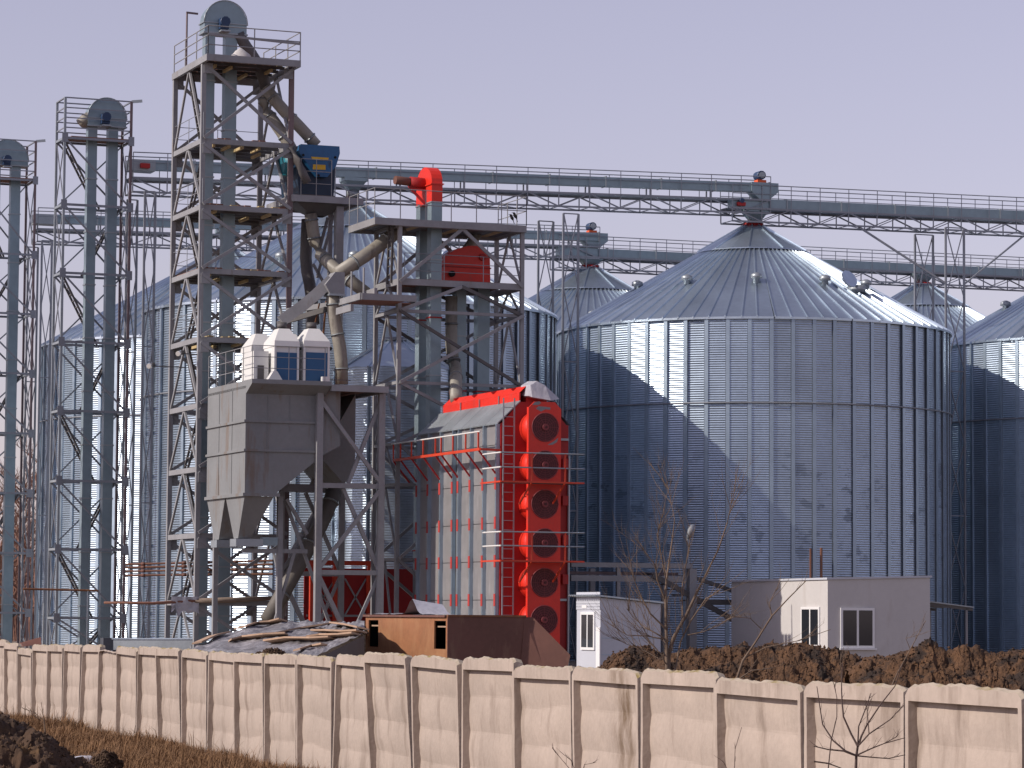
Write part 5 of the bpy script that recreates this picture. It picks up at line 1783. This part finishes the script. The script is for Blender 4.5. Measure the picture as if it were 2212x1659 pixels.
def fence_panel_mesh(seed, L, chamfer=True, broken=False):
    rnd = random.Random(seed)
    # front grid: s along 0..L, z 0..PH; front is at y=0, recess to y=+.13 (away from the viewer)
    ns, nz = 34, 64
    bl_, br_, bt_, bb_ = .09, .09, .20, .14
    vs, fs = [], []
    ss = sorted(set([0, bl_ - .001, bl_ + .001, L - br_ - .001, L - br_ + .001, L] + [bl_ + (L - bl_ - br_) * k / ns for k in range(1, ns)]))
    zz = sorted(set([0, bb_ - .001, bb_ + .001, PH - bt_ - .001, PH - bt_ + .012, PH - .04, PH] + [bb_ + (PH - bb_ - bt_) * k / nz for k in range(1, nz)]))
    off = rnd.random() * 50

    def depth(s, z):
        inner = bl_ < s < L - br_ and bb_ < z < PH - bt_
        nz_ = .006 * noise.noise(V(s * 3 + off, z * 3, off))
        if not inner:
            return nz_
        w = .028 * abs(math.sin(math.pi * (z - bb_) / .62 + .3 + .5 * noise.noise(V(s * .6, off, 2)))) + .008 * noise.noise(V(s * 1.5, z * 1.5, off))
        return .14 - w + nz_
    top = [PH + .04 * noise.noise(V(s * 1.3 + off, 3.3, off)) + .022 * noise.noise(V(s * 7 + off, 1.3, off)) - (max(0, .14 - s) * .9 + max(0, s - L + .10) * .7 if chamfer else 0) - (.22 if broken else 0) for s in ss]
    n1, n2 = len(ss), len(zz)
    for j, z in enumerate(zz):
        for i, s in enumerate(ss):
            zc = z
            if z > PH - .15:
                zc = z + (top[i] - PH) * (z - (PH - .15)) / .15
                y = depth(s, PH - .1)
            else:
                y = depth(s, z)
            vs.append((s, y, zc))
    for j in range(n2 - 1):
        for i in range(n1 - 1):
            fs.append((j * n1 + i, j * n1 + i + 1, (j + 1) * n1 + i + 1, (j + 1) * n1 + i))
    # rounded top, back and ends
    b = len(vs)
    for i, s in enumerate(ss):
        zt_ = vs[(n2 - 1) * n1 + i][2]
        vs.append((s, .05, zt_ + .03 + .02 * noise.noise(V(s * 6 + off, 1, 1))))
        vs.append((s, PT, zt_ + .0))
        vs.append((s, PT, 0))
    for i in range(n1 - 1):
        a, c = b + 3 * i, b + 3 * i + 3
        t0 = (n2 - 1) * n1 + i
        fs += [(t0, t0 + 1, c, a), (a, c, c + 1, a + 1), (a + 1, c + 1, c + 2, a + 2)]
    for i in (0, n1 - 1):
        col = [j * n1 + i for j in range(n2)] + [b + 3 * i, b + 3 * i + 1, b + 3 * i + 2]
        fs.append(tuple(col) if i else tuple(col[::-1]))
    me = bpy.data.meshes.new('fence_panel')
    me.from_pydata(vs, [], fs)
    me.materials.append(CONC)
    me.materials.append(CONCTOP)
    for p in me.polygons:
        if p.center.z > PH - .07 and p.normal.z > .3:
            p.material_index = 1
    return me


NB = 25
BW = FLEN / NB
LP = BW - .045
panels = [fence_panel_mesh(k, LP) for k in range(7)]
panel_low = fence_panel_mesh(20, LP, True, True)
tops = [1391, 1402, 1394, 1395, 1394, 1395, 1408, 1399, 1400, 1402, 1405, 1410, 1413.5, 1417, 1418, 1418, 1412, 1420, 1426, 1443, 1447, 1453, 1473, 1480, 1486]
CONC_SPOT = mat('muddy_stained_concrete', (0.375, 0.31, 0.262), 0.9, 0.0, 0.16, 0.9, 10, stain=(0.14, 0.095, 0.06), stain_at=0.36, stain_scale=(3.5, 3.5, 1.4), stain_width=0.22, bump=0.25, bump_scale=14, spot=tuple(aty(1338, 1560, 47.4)))
fe = Thing('concrete_fence', 'long pale concrete panel fence across the whole foreground', 'fence', (FP0.x, FP0.y, -1.5), site=False)
fang = math.atan2(FDIR.y, FDIR.x)
# panel local x along the fence, local -y faces the viewer: FNRM must be local -y
for k in range(-4, NB + 3):
    s0 = k * BW
    p = V(FP0.x, FP0.y, 0) + FDIR * (s0 + .022)
    mid = p + FDIR * (BW / 2)
    if 0 <= k < NB:
        # height of the top from the picture
        yy = tops[k]
        t_ = mid.y
        # solve the ray at this panel's depth
        xs = 1106 + F_PX * mid.x / (mid.y * _c) if mid.y else 1106
        ztop_ = aty(xs, yy, mid.y).z
    else:
        ztop_ = (1.0 if k < 0 else 1.22)
    me = panel_low if k in (6,) else panels[(k * 3) % 7]
    o = None
    if k == 20:
        me = me.copy()
        me.materials[0] = CONC_SPOT
    o = fe._add('fence_panel', me, label='fence panel with a dark muddy stain' if k == 20 else None)
    tilt = random.uniform(-.012, .012)
    rot = Matrix.Rotation(fang, 4, 'Z') @ Matrix.Rotation({15: -.02, 16: .07, 17: .035, 9: .04, 5: -.03}.get(k, random.uniform(-.012, .022)), 4, 'X') @ Matrix.Rotation(random.uniform(-.010, .010), 4, 'Y')
    loc = p - fe.o
    o.matrix_basis = Matrix.Translation((loc.x, loc.y, ztop_ - PH + (.22 if k == 6 else 0) - fe.o.z)) @ rot
    q = V(FP0.x, FP0.y, 0) + FDIR * s0 - FNRM * .30
    fe.bar('fence_post', (q.x, q.y, ztop_ - PH - .3), (q.x, q.y, ztop_ - .3), .20, .14, DARKCONC)
    # footing beam under the panels
    a = V(FP0.x, FP0.y, 0) + FDIR * (s0 + .01) + FNRM * .02
    b = a + FDIR * (BW - .02)
    fe.bar('footing', (a.x, a.y, ztop_ - PH - .16), (b.x, b.y, ztop_ - PH - .16), .3, .22, CONC)


# ------------------------------------------------------------------ soil heaps
def soil_ridge(name, label, prof, Y, width, base, m, seed, amp=.22, nseg=420, nrow=80, cat='soil heap'):
    """prof: list of (x, y) picture points of the crest at depth Y"""
    pts = [aty(x, y, Y) for x, y in prof]
    xs = [p.x for p in pts]
    zs = [p.z for p in pts]
    t = Thing(name, label, cat, (sum(xs) / len(xs), Y, base), site=False, group='heaps of dug soil')
    vs, fs = [], []
    for j in range(nrow + 1):
        g = -1 + 2 * j / nrow
        for i in range(nseg + 1):
            x = xs[0] + (xs[-1] - xs[0]) * i / nseg
            zc = float(np.interp(x, xs, zs))
            e = min(1, 7 * min(i, nseg - i) / nseg)
            s_ = max(0.0, 1 - abs(g) ** 1.35)
            n1 = noise.fractal(V(x * 1.1, g * width * 1.1, seed), 1.0, 2.0, 5)
            n3 = noise.noise(V(x * 9, g * width * 9, seed))
            n4 = noise.fractal(V(x * 6, g * width * 6, seed + 4), .8, 2.1, 4)
            n5 = noise.noise(V(x * 17, g * width * 17, seed + 2))
            lump = max(0, noise.noise(V(x * 2.6, g * width * 2.6, seed + 7)) - .05)
            z = base + (zc - base) * s_ + (amp * n1 + .05 * n3 + .075 * n4 + .035 * n5 + .20 * lump) * (.35 + .65 * min(1, s_ * 2)) * (.5 if abs(g) < .06 else 1)
            vs.append((x + .1 * n3, Y + g * width + .12 * n1, z))
    for j in range(nrow):
        for i in range(nseg):
            a = j * (nseg + 1) + i
            fs.append((a, a + 1, a + nseg + 2, a + nseg + 1))
    t.mesh('soil', vs, fs, m, True)
    # clods lying on it
    rnd = random.Random(seed)
    cv, cf = [], []
    for k in range(2500):
        a = rnd.randrange(len(vs))
        p = Vector(vs[a])
        if p.z < base + .15:
            continue
        r = rnd.uniform(.012, .038)
        b = len(cv)
        for d in ((1, 0, 0), (-1, 0, 0), (0, 1, 0), (0, -1, 0), (0, 0, 1), (0, 0, -1)):
            cv.append(p + V(*d) * r * rnd.uniform(.6, 1.4) + V(0, 0, r * .4))
        for f in ((0, 2, 4), (2, 1, 4), (1, 3, 4), (3, 0, 4), (2, 0, 5), (1, 2, 5), (3, 1, 5), (0, 3, 5)):
            cf.append(tuple(b + q for q in f))
    t.mesh('clods', cv, cf, m, False, kind='stuff')
    return t


soil_ridge('soil_heap', 'small brown soil heap in front of the small white cabin', [(1285, 1450), (1305, 1437), (1335, 1408), (1358, 1398), (1390, 1401), (1420, 1410), (1470, 1425)], 70, 2.2, -.8, SOIL, 3, .16, 200, 60)
soil_ridge('soil_heap', 'brown soil heap from the bare tree across the foot of the white hut', [(1400, 1440), (1440, 1412), (1487, 1403), (1530, 1402), (1574, 1391), (1605, 1398), (1631, 1408), (1662, 1405), (1717, 1390), (1760, 1392), (1789, 1401), (1830, 1410), (1866, 1424), (1900, 1445)], 62, 3.0, -1.0, SOIL, 11, .2)
soil_ridge('soil_heap', 'brown soil heap at the right edge, below the awning', [(1830, 1450), (1866, 1423), (1919, 1414), (1960, 1407), (1995, 1401), (2040, 1410), (2086, 1406), (2150, 1411), (2212, 1402), (2290, 1405), (2380, 1415)], 58, 3.0, -1.0, SOIL, 23, .2)
soil_ridge('soil_heap', 'little dark soil heap showing above the fence before the tarpaulin', [(505, 1425), (540, 1415), (575, 1403), (600, 1402), (615, 1412), (630, 1430)], 76, .8, .4, SOILD, 31, .09, 120, 40)
soil_ridge('soil_heap', 'dark soil heap in the lower left corner, on the camera side of the fence', [(-220, 1560), (-120, 1545), (-60, 1530), (0, 1541), (15, 1551), (60, 1577), (110, 1592), (128, 1610), (140, 1626), (165, 1648), (200, 1668), (260, 1690), (330, 1710), (420, 1740)], 60, 4.0, -1.75, SOILD, 41, .26)
soil_ridge('soil_heap', 'dark clod of soil right of the snow patch at the bottom edge', [(185, 1665), (200, 1644), (215, 1633), (235, 1635), (246, 1648), (262, 1668)], 62, .6, -1.2, SOILD, 47, .07, 80, 30)
sn = aty(173, 1637, 75.5)
st = Thing('snow_patch', 'small patch of old snow between soil and dry grass at lower left', 'snow', sn, site=False)
vs, fs = [V(sn.x, sn.y, sn.z + .05)], []
for i in range(20):
    a = 2 * math.pi * i / 20
    rr = 1 + .3 * noise.noise(V(math.cos(a) * 2, math.sin(a) * 2, 4))
    vs.append(V(sn.x + .30 * rr * math.cos(a) - .10 * math.sin(a), sn.y + 2.6 * rr * math.sin(a), sn.z - .06 - .03 * math.cos(a)))
for i in range(20):
    fs.append((0, 1 + i, 1 + (i + 1) % 20))
st.mesh('snow', vs, fs, SNOW, True)

# ------------------------------------------------------------------ dry grass along the fence foot
rnd = random.Random(5)
vs, fs = [], []
cnt = 0
for k in range(150000):
    s_ = rnd.uniform(-14, 58)
    d = rnd.random() ** 1.3 * (10.5 - .09 * s_)
    p = V(FP0.x, FP0.y, 0) + FDIR * s_ + FNRM * (d + .06)
    clump = noise.noise(V(p.x * .5, p.y * .5, 7)) + .5 * noise.noise(V(p.x * 1.7, p.y * 1.7, 3))
    if ((p.x - sn.x) / .55) ** 2 + ((p.y - sn.y + 2.2) / 5.2) ** 2 < 1:
        continue
    if clump < -.35 and rnd.random() < .7:
        continue
    bank = .30 * math.exp(-((d - 1.2) / 1.4) ** 2) * min(1, max(.15, (s_ - 4) / 14)) + .14 * noise.noise(V(p.x * .35, p.y * .35, 1))
    z0_ = -1.84 + .0042 * s_ + bank
    h = rnd.uniform(.10, .42) * (.55 + .9 * max(0, .45 + noise.noise(V(p.x * .22, p.y * .22, 12)))) * (1.0 + .7 * max(0, clump)) * (1.9 if rnd.random() < .02 else 1)
    a = rnd.uniform(0, 2 * math.pi)
    lean = rnd.uniform(.2, .9) * h
    w = rnd.uniform(.005, .012)
    b = len(vs)
    dx, dy = math.cos(a), math.sin(a)
    q = V(p.x, p.y, z0_)
    mx_, my_ = dx * lean * .35, dy * lean * .35
    vs += [q + V(-dy * w, dx * w, 0), q + V(dy * w, -dx * w, 0), q + V(mx_ + dy * w * .7, my_ - dx * w * .7, h * .62), q + V(mx_ - dy * w * .7, my_ + dx * w * .7, h * .62), q + V(dx * lean, dy * lean, h * (1 - .25 * lean / h))]
    fs += [(b, b + 1, b + 2, b + 3), (b + 3, b + 2, b + 4)]
me = bpy.data.meshes.new('dry_grass')
me.from_pydata(vs, [], fs)
me.materials.append(GRASSM)
o = bpy.data.objects.new('dry_grass', me)
COL.objects.link(o)
o['kind'] = 'stuff'
o['label'] = 'dry brown grass along the foot of the concrete fence'
o['category'] = 'grass'
# the low earth bank the grass grows on
vs, fs = [], []
ni, nj = 150, 26
for j in range(nj + 1):
    d = -.02 + 11 * j / nj
    for i in range(ni + 1):
        s_ = -16 + 78 * i / ni
        p = V(FP0.x, FP0.y, 0) + FDIR * s_ + FNRM * (d + .06)
        bank = .30 * math.exp(-((d - 1.2) / 1.4) ** 2) * min(1, max(.15, (s_ - 4) / 14)) + .14 * noise.noise(V(p.x * .35, p.y * .35, 1))
        vs.append((p.x, p.y, -1.86 + .0042 * s_ + bank))
for j in range(nj):
    for i in range(ni):
        a = j * (ni + 1) + i
        fs.append((a, a + 1, a + ni + 2, a + ni + 1))
structure('grass_bank', vs, fs, mat('matted_dry_grass', (0.13, 0.075, 0.038), .95, 0, .35, 1.4, 16, bump=1.0, bump_scale=14))


# ------------------------------------------------------------------ trees and shrubs
class Wood:
    def __init__(s):
        s.vs, s.fs = [], []

    def limb(s, pts, rs, n=6):
        b = len(s.vs)
        for i, p in enumerate(pts):
            a, c = pts[max(i - 1, 0)], pts[min(i + 1, len(pts) - 1)]
            d = (c - a).normalized() if (c - a).length > 1e-6 else V(0, 0, 1)
            up = V(0, 1, 0) if abs(d.y) < .9 else V(1, 0, 0)
            x = up.cross(d).normalized()
            y = d.cross(x)
            for k in range(n):
                t = 2 * math.pi * k / n
                s.vs.append(p + (x * math.cos(t) + y * math.sin(t)) * rs[i])
        for i in range(len(pts) - 1):
            for k in range(n):
                k2 = (k + 1) % n
                s.fs.append((b + i * n + k, b + i * n + k2, b + (i + 1) * n + k2, b + (i + 1) * n + k))

    def twigs(s, pts, r, rnd, count, length, depth=2, spread=.7):
        L = len(pts)
        for c in range(count):
            f = rnd.uniform(.2, .98) * (L - 1)
            i = int(f)
            p = pts[i].lerp(pts[min(i + 1, L - 1)], f - i)
            d = (pts[min(i + 1, L - 1)] - pts[max(i - 0, 0)])
            if d.length < 1e-5:
                d = V(0, 0, 1)
            d.normalize()
            d = (d + V(rnd.uniform(-1, 1), rnd.uniform(-1, 1), rnd.uniform(-.3, .8)) * spread).normalized()
            ln = length * rnd.uniform(.4, 1.1)
            q = [p]
            for k in range(4):
                d = (d + V(rnd.uniform(-1, 1), rnd.uniform(-1, 1), rnd.uniform(-.2, .7)) * .18).normalized()
                q.append(q[-1] + d * ln / 4)
            rr = r * rnd.uniform(.6, 1)
            s.limb(q, [rr, rr * .85, rr * .7, rr * .5, rr * .25], 4)
            if depth > 1:
                s.twigs(q, rr * .55, rnd, max(2, count // 3), length * .5, depth - 1, spread)


def px_tree(name, label, cat, limbs, Y, rnd, m, twig_len, twigs, twr, jitter=.12, conv=None, depth=2):
    """limbs: (points in picture, start radius, end radius)"""
    root = aty(*conv(*limbs[0][0][0]), Y)
    t = Thing(name, label, cat, root, site=False)
    tr, cr = Wood(), Wood()
    for k, (pp, r0, r1) in enumerate(limbs):
        pts = []
        dy = 0
        for i, (x, y) in enumerate(pp):
            if i:
                dy += rnd.uniform(-1, 1) * jitter * 1.5
            pts.append(aty(*conv(x, y), Y + (dy if k else dy * .3)))
        n = len(pts)
        rs = [r0 + (r1 - r0) * i / (n - 1) for i in range(n)]
        (tr if k < 2 else cr).limb(pts, rs, 7)
        cr.twigs(pts, twr, rnd, twigs, twig_len, depth)
    t.mesh('trunk', tr.vs, tr.fs, m, True)
    t.mesh('crown', cr.vs, cr.fs, m, True)
    return t


c1 = lambda x, y: (1200.6 + .2193 * x, 1121.8 + .2193 * y)
px_tree('bare_tree', 'bare tree with two stems growing behind the fence, before the small cabin', 'tree', [
    ([(1100, 1560), (1105, 1480), (1110, 1350), (1150, 1190), (1200, 1090), (1290, 930), (1400, 700), (1480, 540), (1600, 300), (1690, 30)], 0.0413, 0.0084),
    ([(1098, 1560), (1095, 1480), (1090, 1200), (1085, 1000), (1080, 700), (1100, 520), (1150, 180), (1170, 0)], 0.0330, 0.0070),
    ([(1080, 800), (1000, 600), (980, 450), (850, 290)], 0.0165, 0.0056),
    ([(1085, 1080), (930, 930), (850, 780), (780, 620), (720, 370)], 0.0165, 0.0056),
    ([(1110, 1200), (1000, 1130), (870, 1060), (760, 960), (700, 880)], 0.0138, 0.0049),
    ([(1060, 1180), (900, 1150), (700, 1140), (510, 1020)], 0.0121, 0.0042),
    ([(1080, 1420), (1040, 1330), (930, 1220), (870, 1080)], 0.0110, 0.0042),
    ([(1165, 1520), (1180, 1450), (1230, 1200), (1330, 1000), (1480, 780), (1620, 700)], 0.0193, 0.0056),
    ([(1300, 1140), (1450, 1110), (1640, 1020), (1720, 970)], 0.0110, 0.0042),
    ([(1250, 960), (1240, 700), (1310, 280), (1330, 150)], 0.0121, 0.0042),
    ([(1090, 620), (1000, 150), (1040, 0), (1060, -80)], 0.0110, 0.0035),
    ([(1690, 30), (1720, -120), (1800, -420)], 0.0066, 0.0028),
    ([(1170, 0), (1130, -200), (1090, -360)], 0.0055, 0.0028),
    ([(1010, 1370), (880, 1300), (700, 1230), (560, 1160)], 0.0083, 0.0035),
], 47.5, random.Random(2), BARK, .8, 11, .0055, conv=c1)
c2 = lambda x, y: (1152 + .479 * x, 1091.5 + .479 * y)
px_tree('bare_shrub', 'thin bare shrub leaning right, in front of the white hut', 'shrub', [
    ([(915, 790), (945, 700), (1000, 620), (1075, 500), (1150, 420), (1230, 340)], .02, .006),
    ([(900, 800), (985, 745), (1075, 735)], .012, .005),
    ([(1075, 500), (1065, 440), (1110, 350)], .010, .004),
    ([(1030, 560), (980, 510), (900, 500)], .008, .004),
    ([(950, 690), (1050, 640), (1200, 610), (1340, 560)], .010, .004),
], 44, random.Random(4), BARK, .4, 5, .005, conv=c2)
px_tree('bare_shrub', 'thin bare stem rising over the fence at the right, before the hut', 'shrub', [
    ([(1610, 830), (1640, 760), (1700, 650), (1770, 520)], .010, .004),
    ([(1390, 800), (1385, 700), (1400, 640)], .007, .003),
    ([(1700, 650), (1680, 600), (1720, 590)], .005, .003),
], 41, random.Random(14), BARK, .25, 4, .004, conv=c2)
c3 = lambda x, y: (1758.5 + .2050 * x, 1394.7 + .2050 * y)
px_tree('bare_sapling', 'dark bare sapling in front of the fence at the right', 'sapling', [
    ([(440, 1700), (440, 1450), (440, 1289), (445, 1160), (460, 1060)], .020, .012),
    ([(460, 1060), (390, 930), (310, 750), (295, 600), (290, 480), (290, 380), (300, 180)], .012, .004),
    ([(445, 1160), (310, 1110), (150, 1095), (0, 1060)], .012, .005),
    ([(445, 1160), (330, 1110), (200, 1000), (90, 830), (60, 640), (30, 430)], .012, .004),
    ([(465, 1060), (500, 950), (560, 830), (700, 620), (850, 430), (930, 200)], .012, .004),
    ([(460, 1050), (470, 850), (560, 620), (600, 500)], .009, .004),
    ([(480, 1040), (580, 930), (800, 780), (950, 620)], .009, .004),
    ([(460, 1150), (600, 1085), (740, 1030), (960, 970)], .009, .004),
    ([(450, 1160), (600, 1175), (780, 1190), (960, 1150)], .008, .004),
    ([(0, 1220), (150, 1240), (280, 1289), (420, 1380)], .009, .004),
    ([(150, 1500), (150, 1289), (180, 1000), (240, 750), (240, 550), (210, 400)], .008, .003),
    ([(580, 930), (560, 700), (600, 560)], .006, .003),
    ([(740, 1030), (870, 960), (890, 930)], .005, .003),
], 32.5, random.Random(6), TWIG, .16, 6, .0032, .05, conv=c3, depth=1)
c4 = lambda x, y: (1152 + .479 * x, 1091.5 + .479 * y)
px_tree('weed_stem', 'small twiggy weed before the fence, bottom centre', 'weed', [
    ([(200, 1230), (170, 1150), (120, 1110)], .006, .003), ([(190, 1220), (140, 1160), (85, 1095)], .005, .003), ([(215, 1230), (230, 1170), (280, 1160)], .005, .003)], 42, random.Random(8), TWIG, .12, 8, .003, .02, conv=c4, depth=1)
px_tree('weed_stem', 'dark twigs at the joint of the fence, right of bottom centre', 'weed', [
    ([(905, 1260), (910, 1100), (940, 1000)], .005, .003), ([(880, 1200), (860, 1160), (835, 1140)], .004, .002)], 40, random.Random(9), TWIG, .1, 4, .003, .02, conv=c4, depth=1)
c5 = lambda x, y: (x * .2467, 1334 + y * .2467)
px_tree('weed_stem', 'tall dry weed stalk before the fence at the far left', 'weed', [
    ([(395, 1010), (385, 900), (360, 740)], .022, .007), ([(380, 900), (300, 830), (190, 790)], .01, .005), ([(390, 930), (330, 880), (240, 810)], .008, .004)], 84, random.Random(10), BARK, .3, 5, .008, .05, conv=c5, depth=1)


def far_tree(label, x, ybase, ytop, Y, seed, m):
    rnd = random.Random(seed)
    a, b = aty(x, ybase, Y), aty(x, ytop, Y)
    H = b.z - 0
    t = Thing('bare_tree', label, 'tree', (a.x, Y, 0), site=False, group='bare trees beyond the left towers')
    tr, cr = Wood(), Wood()
    pts = [V(a.x + rnd.uniform(-.2, .2) * k, Y, H * .85 * k / 6) for k in range(7)]
    tr.limb(pts, [.24, .21, .17, .13, .10, .07, .03], 7)
    for k in range(17):
        f = rnd.uniform(.22, .98)
        p = pts[0].lerp(pts[-1], f)
        an = rnd.uniform(0, 2 * math.pi)
        L = H * rnd.uniform(.25, .42) * (1.15 - f * .6)
        d = V(math.cos(an) * .75, math.sin(an) * .75, .75)
        q = [p]
        for j in range(6):
            d = (d + V(rnd.uniform(-1, 1), rnd.uniform(-1, 1), rnd.uniform(-.4, .7)) * .2).normalized()
            q.append(q[-1] + d * L / 6)
        cr.limb(q, [.07, .06, .05, .04, .03, .022, .012], 5)
        cr.twigs(q, .026, rnd, 14, L * .5, 2, .8)
    t.mesh('trunk', tr.vs, tr.fs, m, True)
    t.mesh('crown', cr.vs, cr.fs, m, True)


for k, (tx, x, yt, Y, m) in enumerate((('bare tree nearest to the left silo wall', 82, 880, 205, BARKRED), ('bare tree behind the left edge elevator legs', 45, 985, 215, BARKRED), ('bare tree at the very left edge', 2, 1010, 225, BARKRED),
                                        ('low reddish tree filling the gap by the silo foot', 66, 1090, 210, BARKRED), ('low reddish tree at the left edge elevator foot', 20, 1120, 218, BARKRED))):
    far_tree(tx, x, 1395, yt, Y, 60 + k, m)
rnd = random.Random(77)
vs, fs = [], []
w = Wood()
for k in range(420):
    x = rnd.uniform(-60, 112)
    p = aty(x, 1385, 235 + rnd.uniform(-15, 30))
    p.z = 0
    h = rnd.uniform(3.5, 7.5)
    q = [p, p + V(rnd.uniform(-.4, .4), 0, h * .5), p + V(rnd.uniform(-.9, .9), 0, h)]
    w.limb(q, [.05, .035, .012], 4)
    w.twigs(q, .016, rnd, 7, 1.8, 1, .7)
me = bpy.data.meshes.new('far_thicket')
me.from_pydata(w.vs, [], w.fs)
me.materials.append(BARKRED)
o = bpy.data.objects.new('far_thicket', me)
COL.objects.link(o)
o['kind'] = 'stuff'
o['label'] = 'reddish bare thicket beyond the foot of the left towers'
o['category'] = 'thicket'
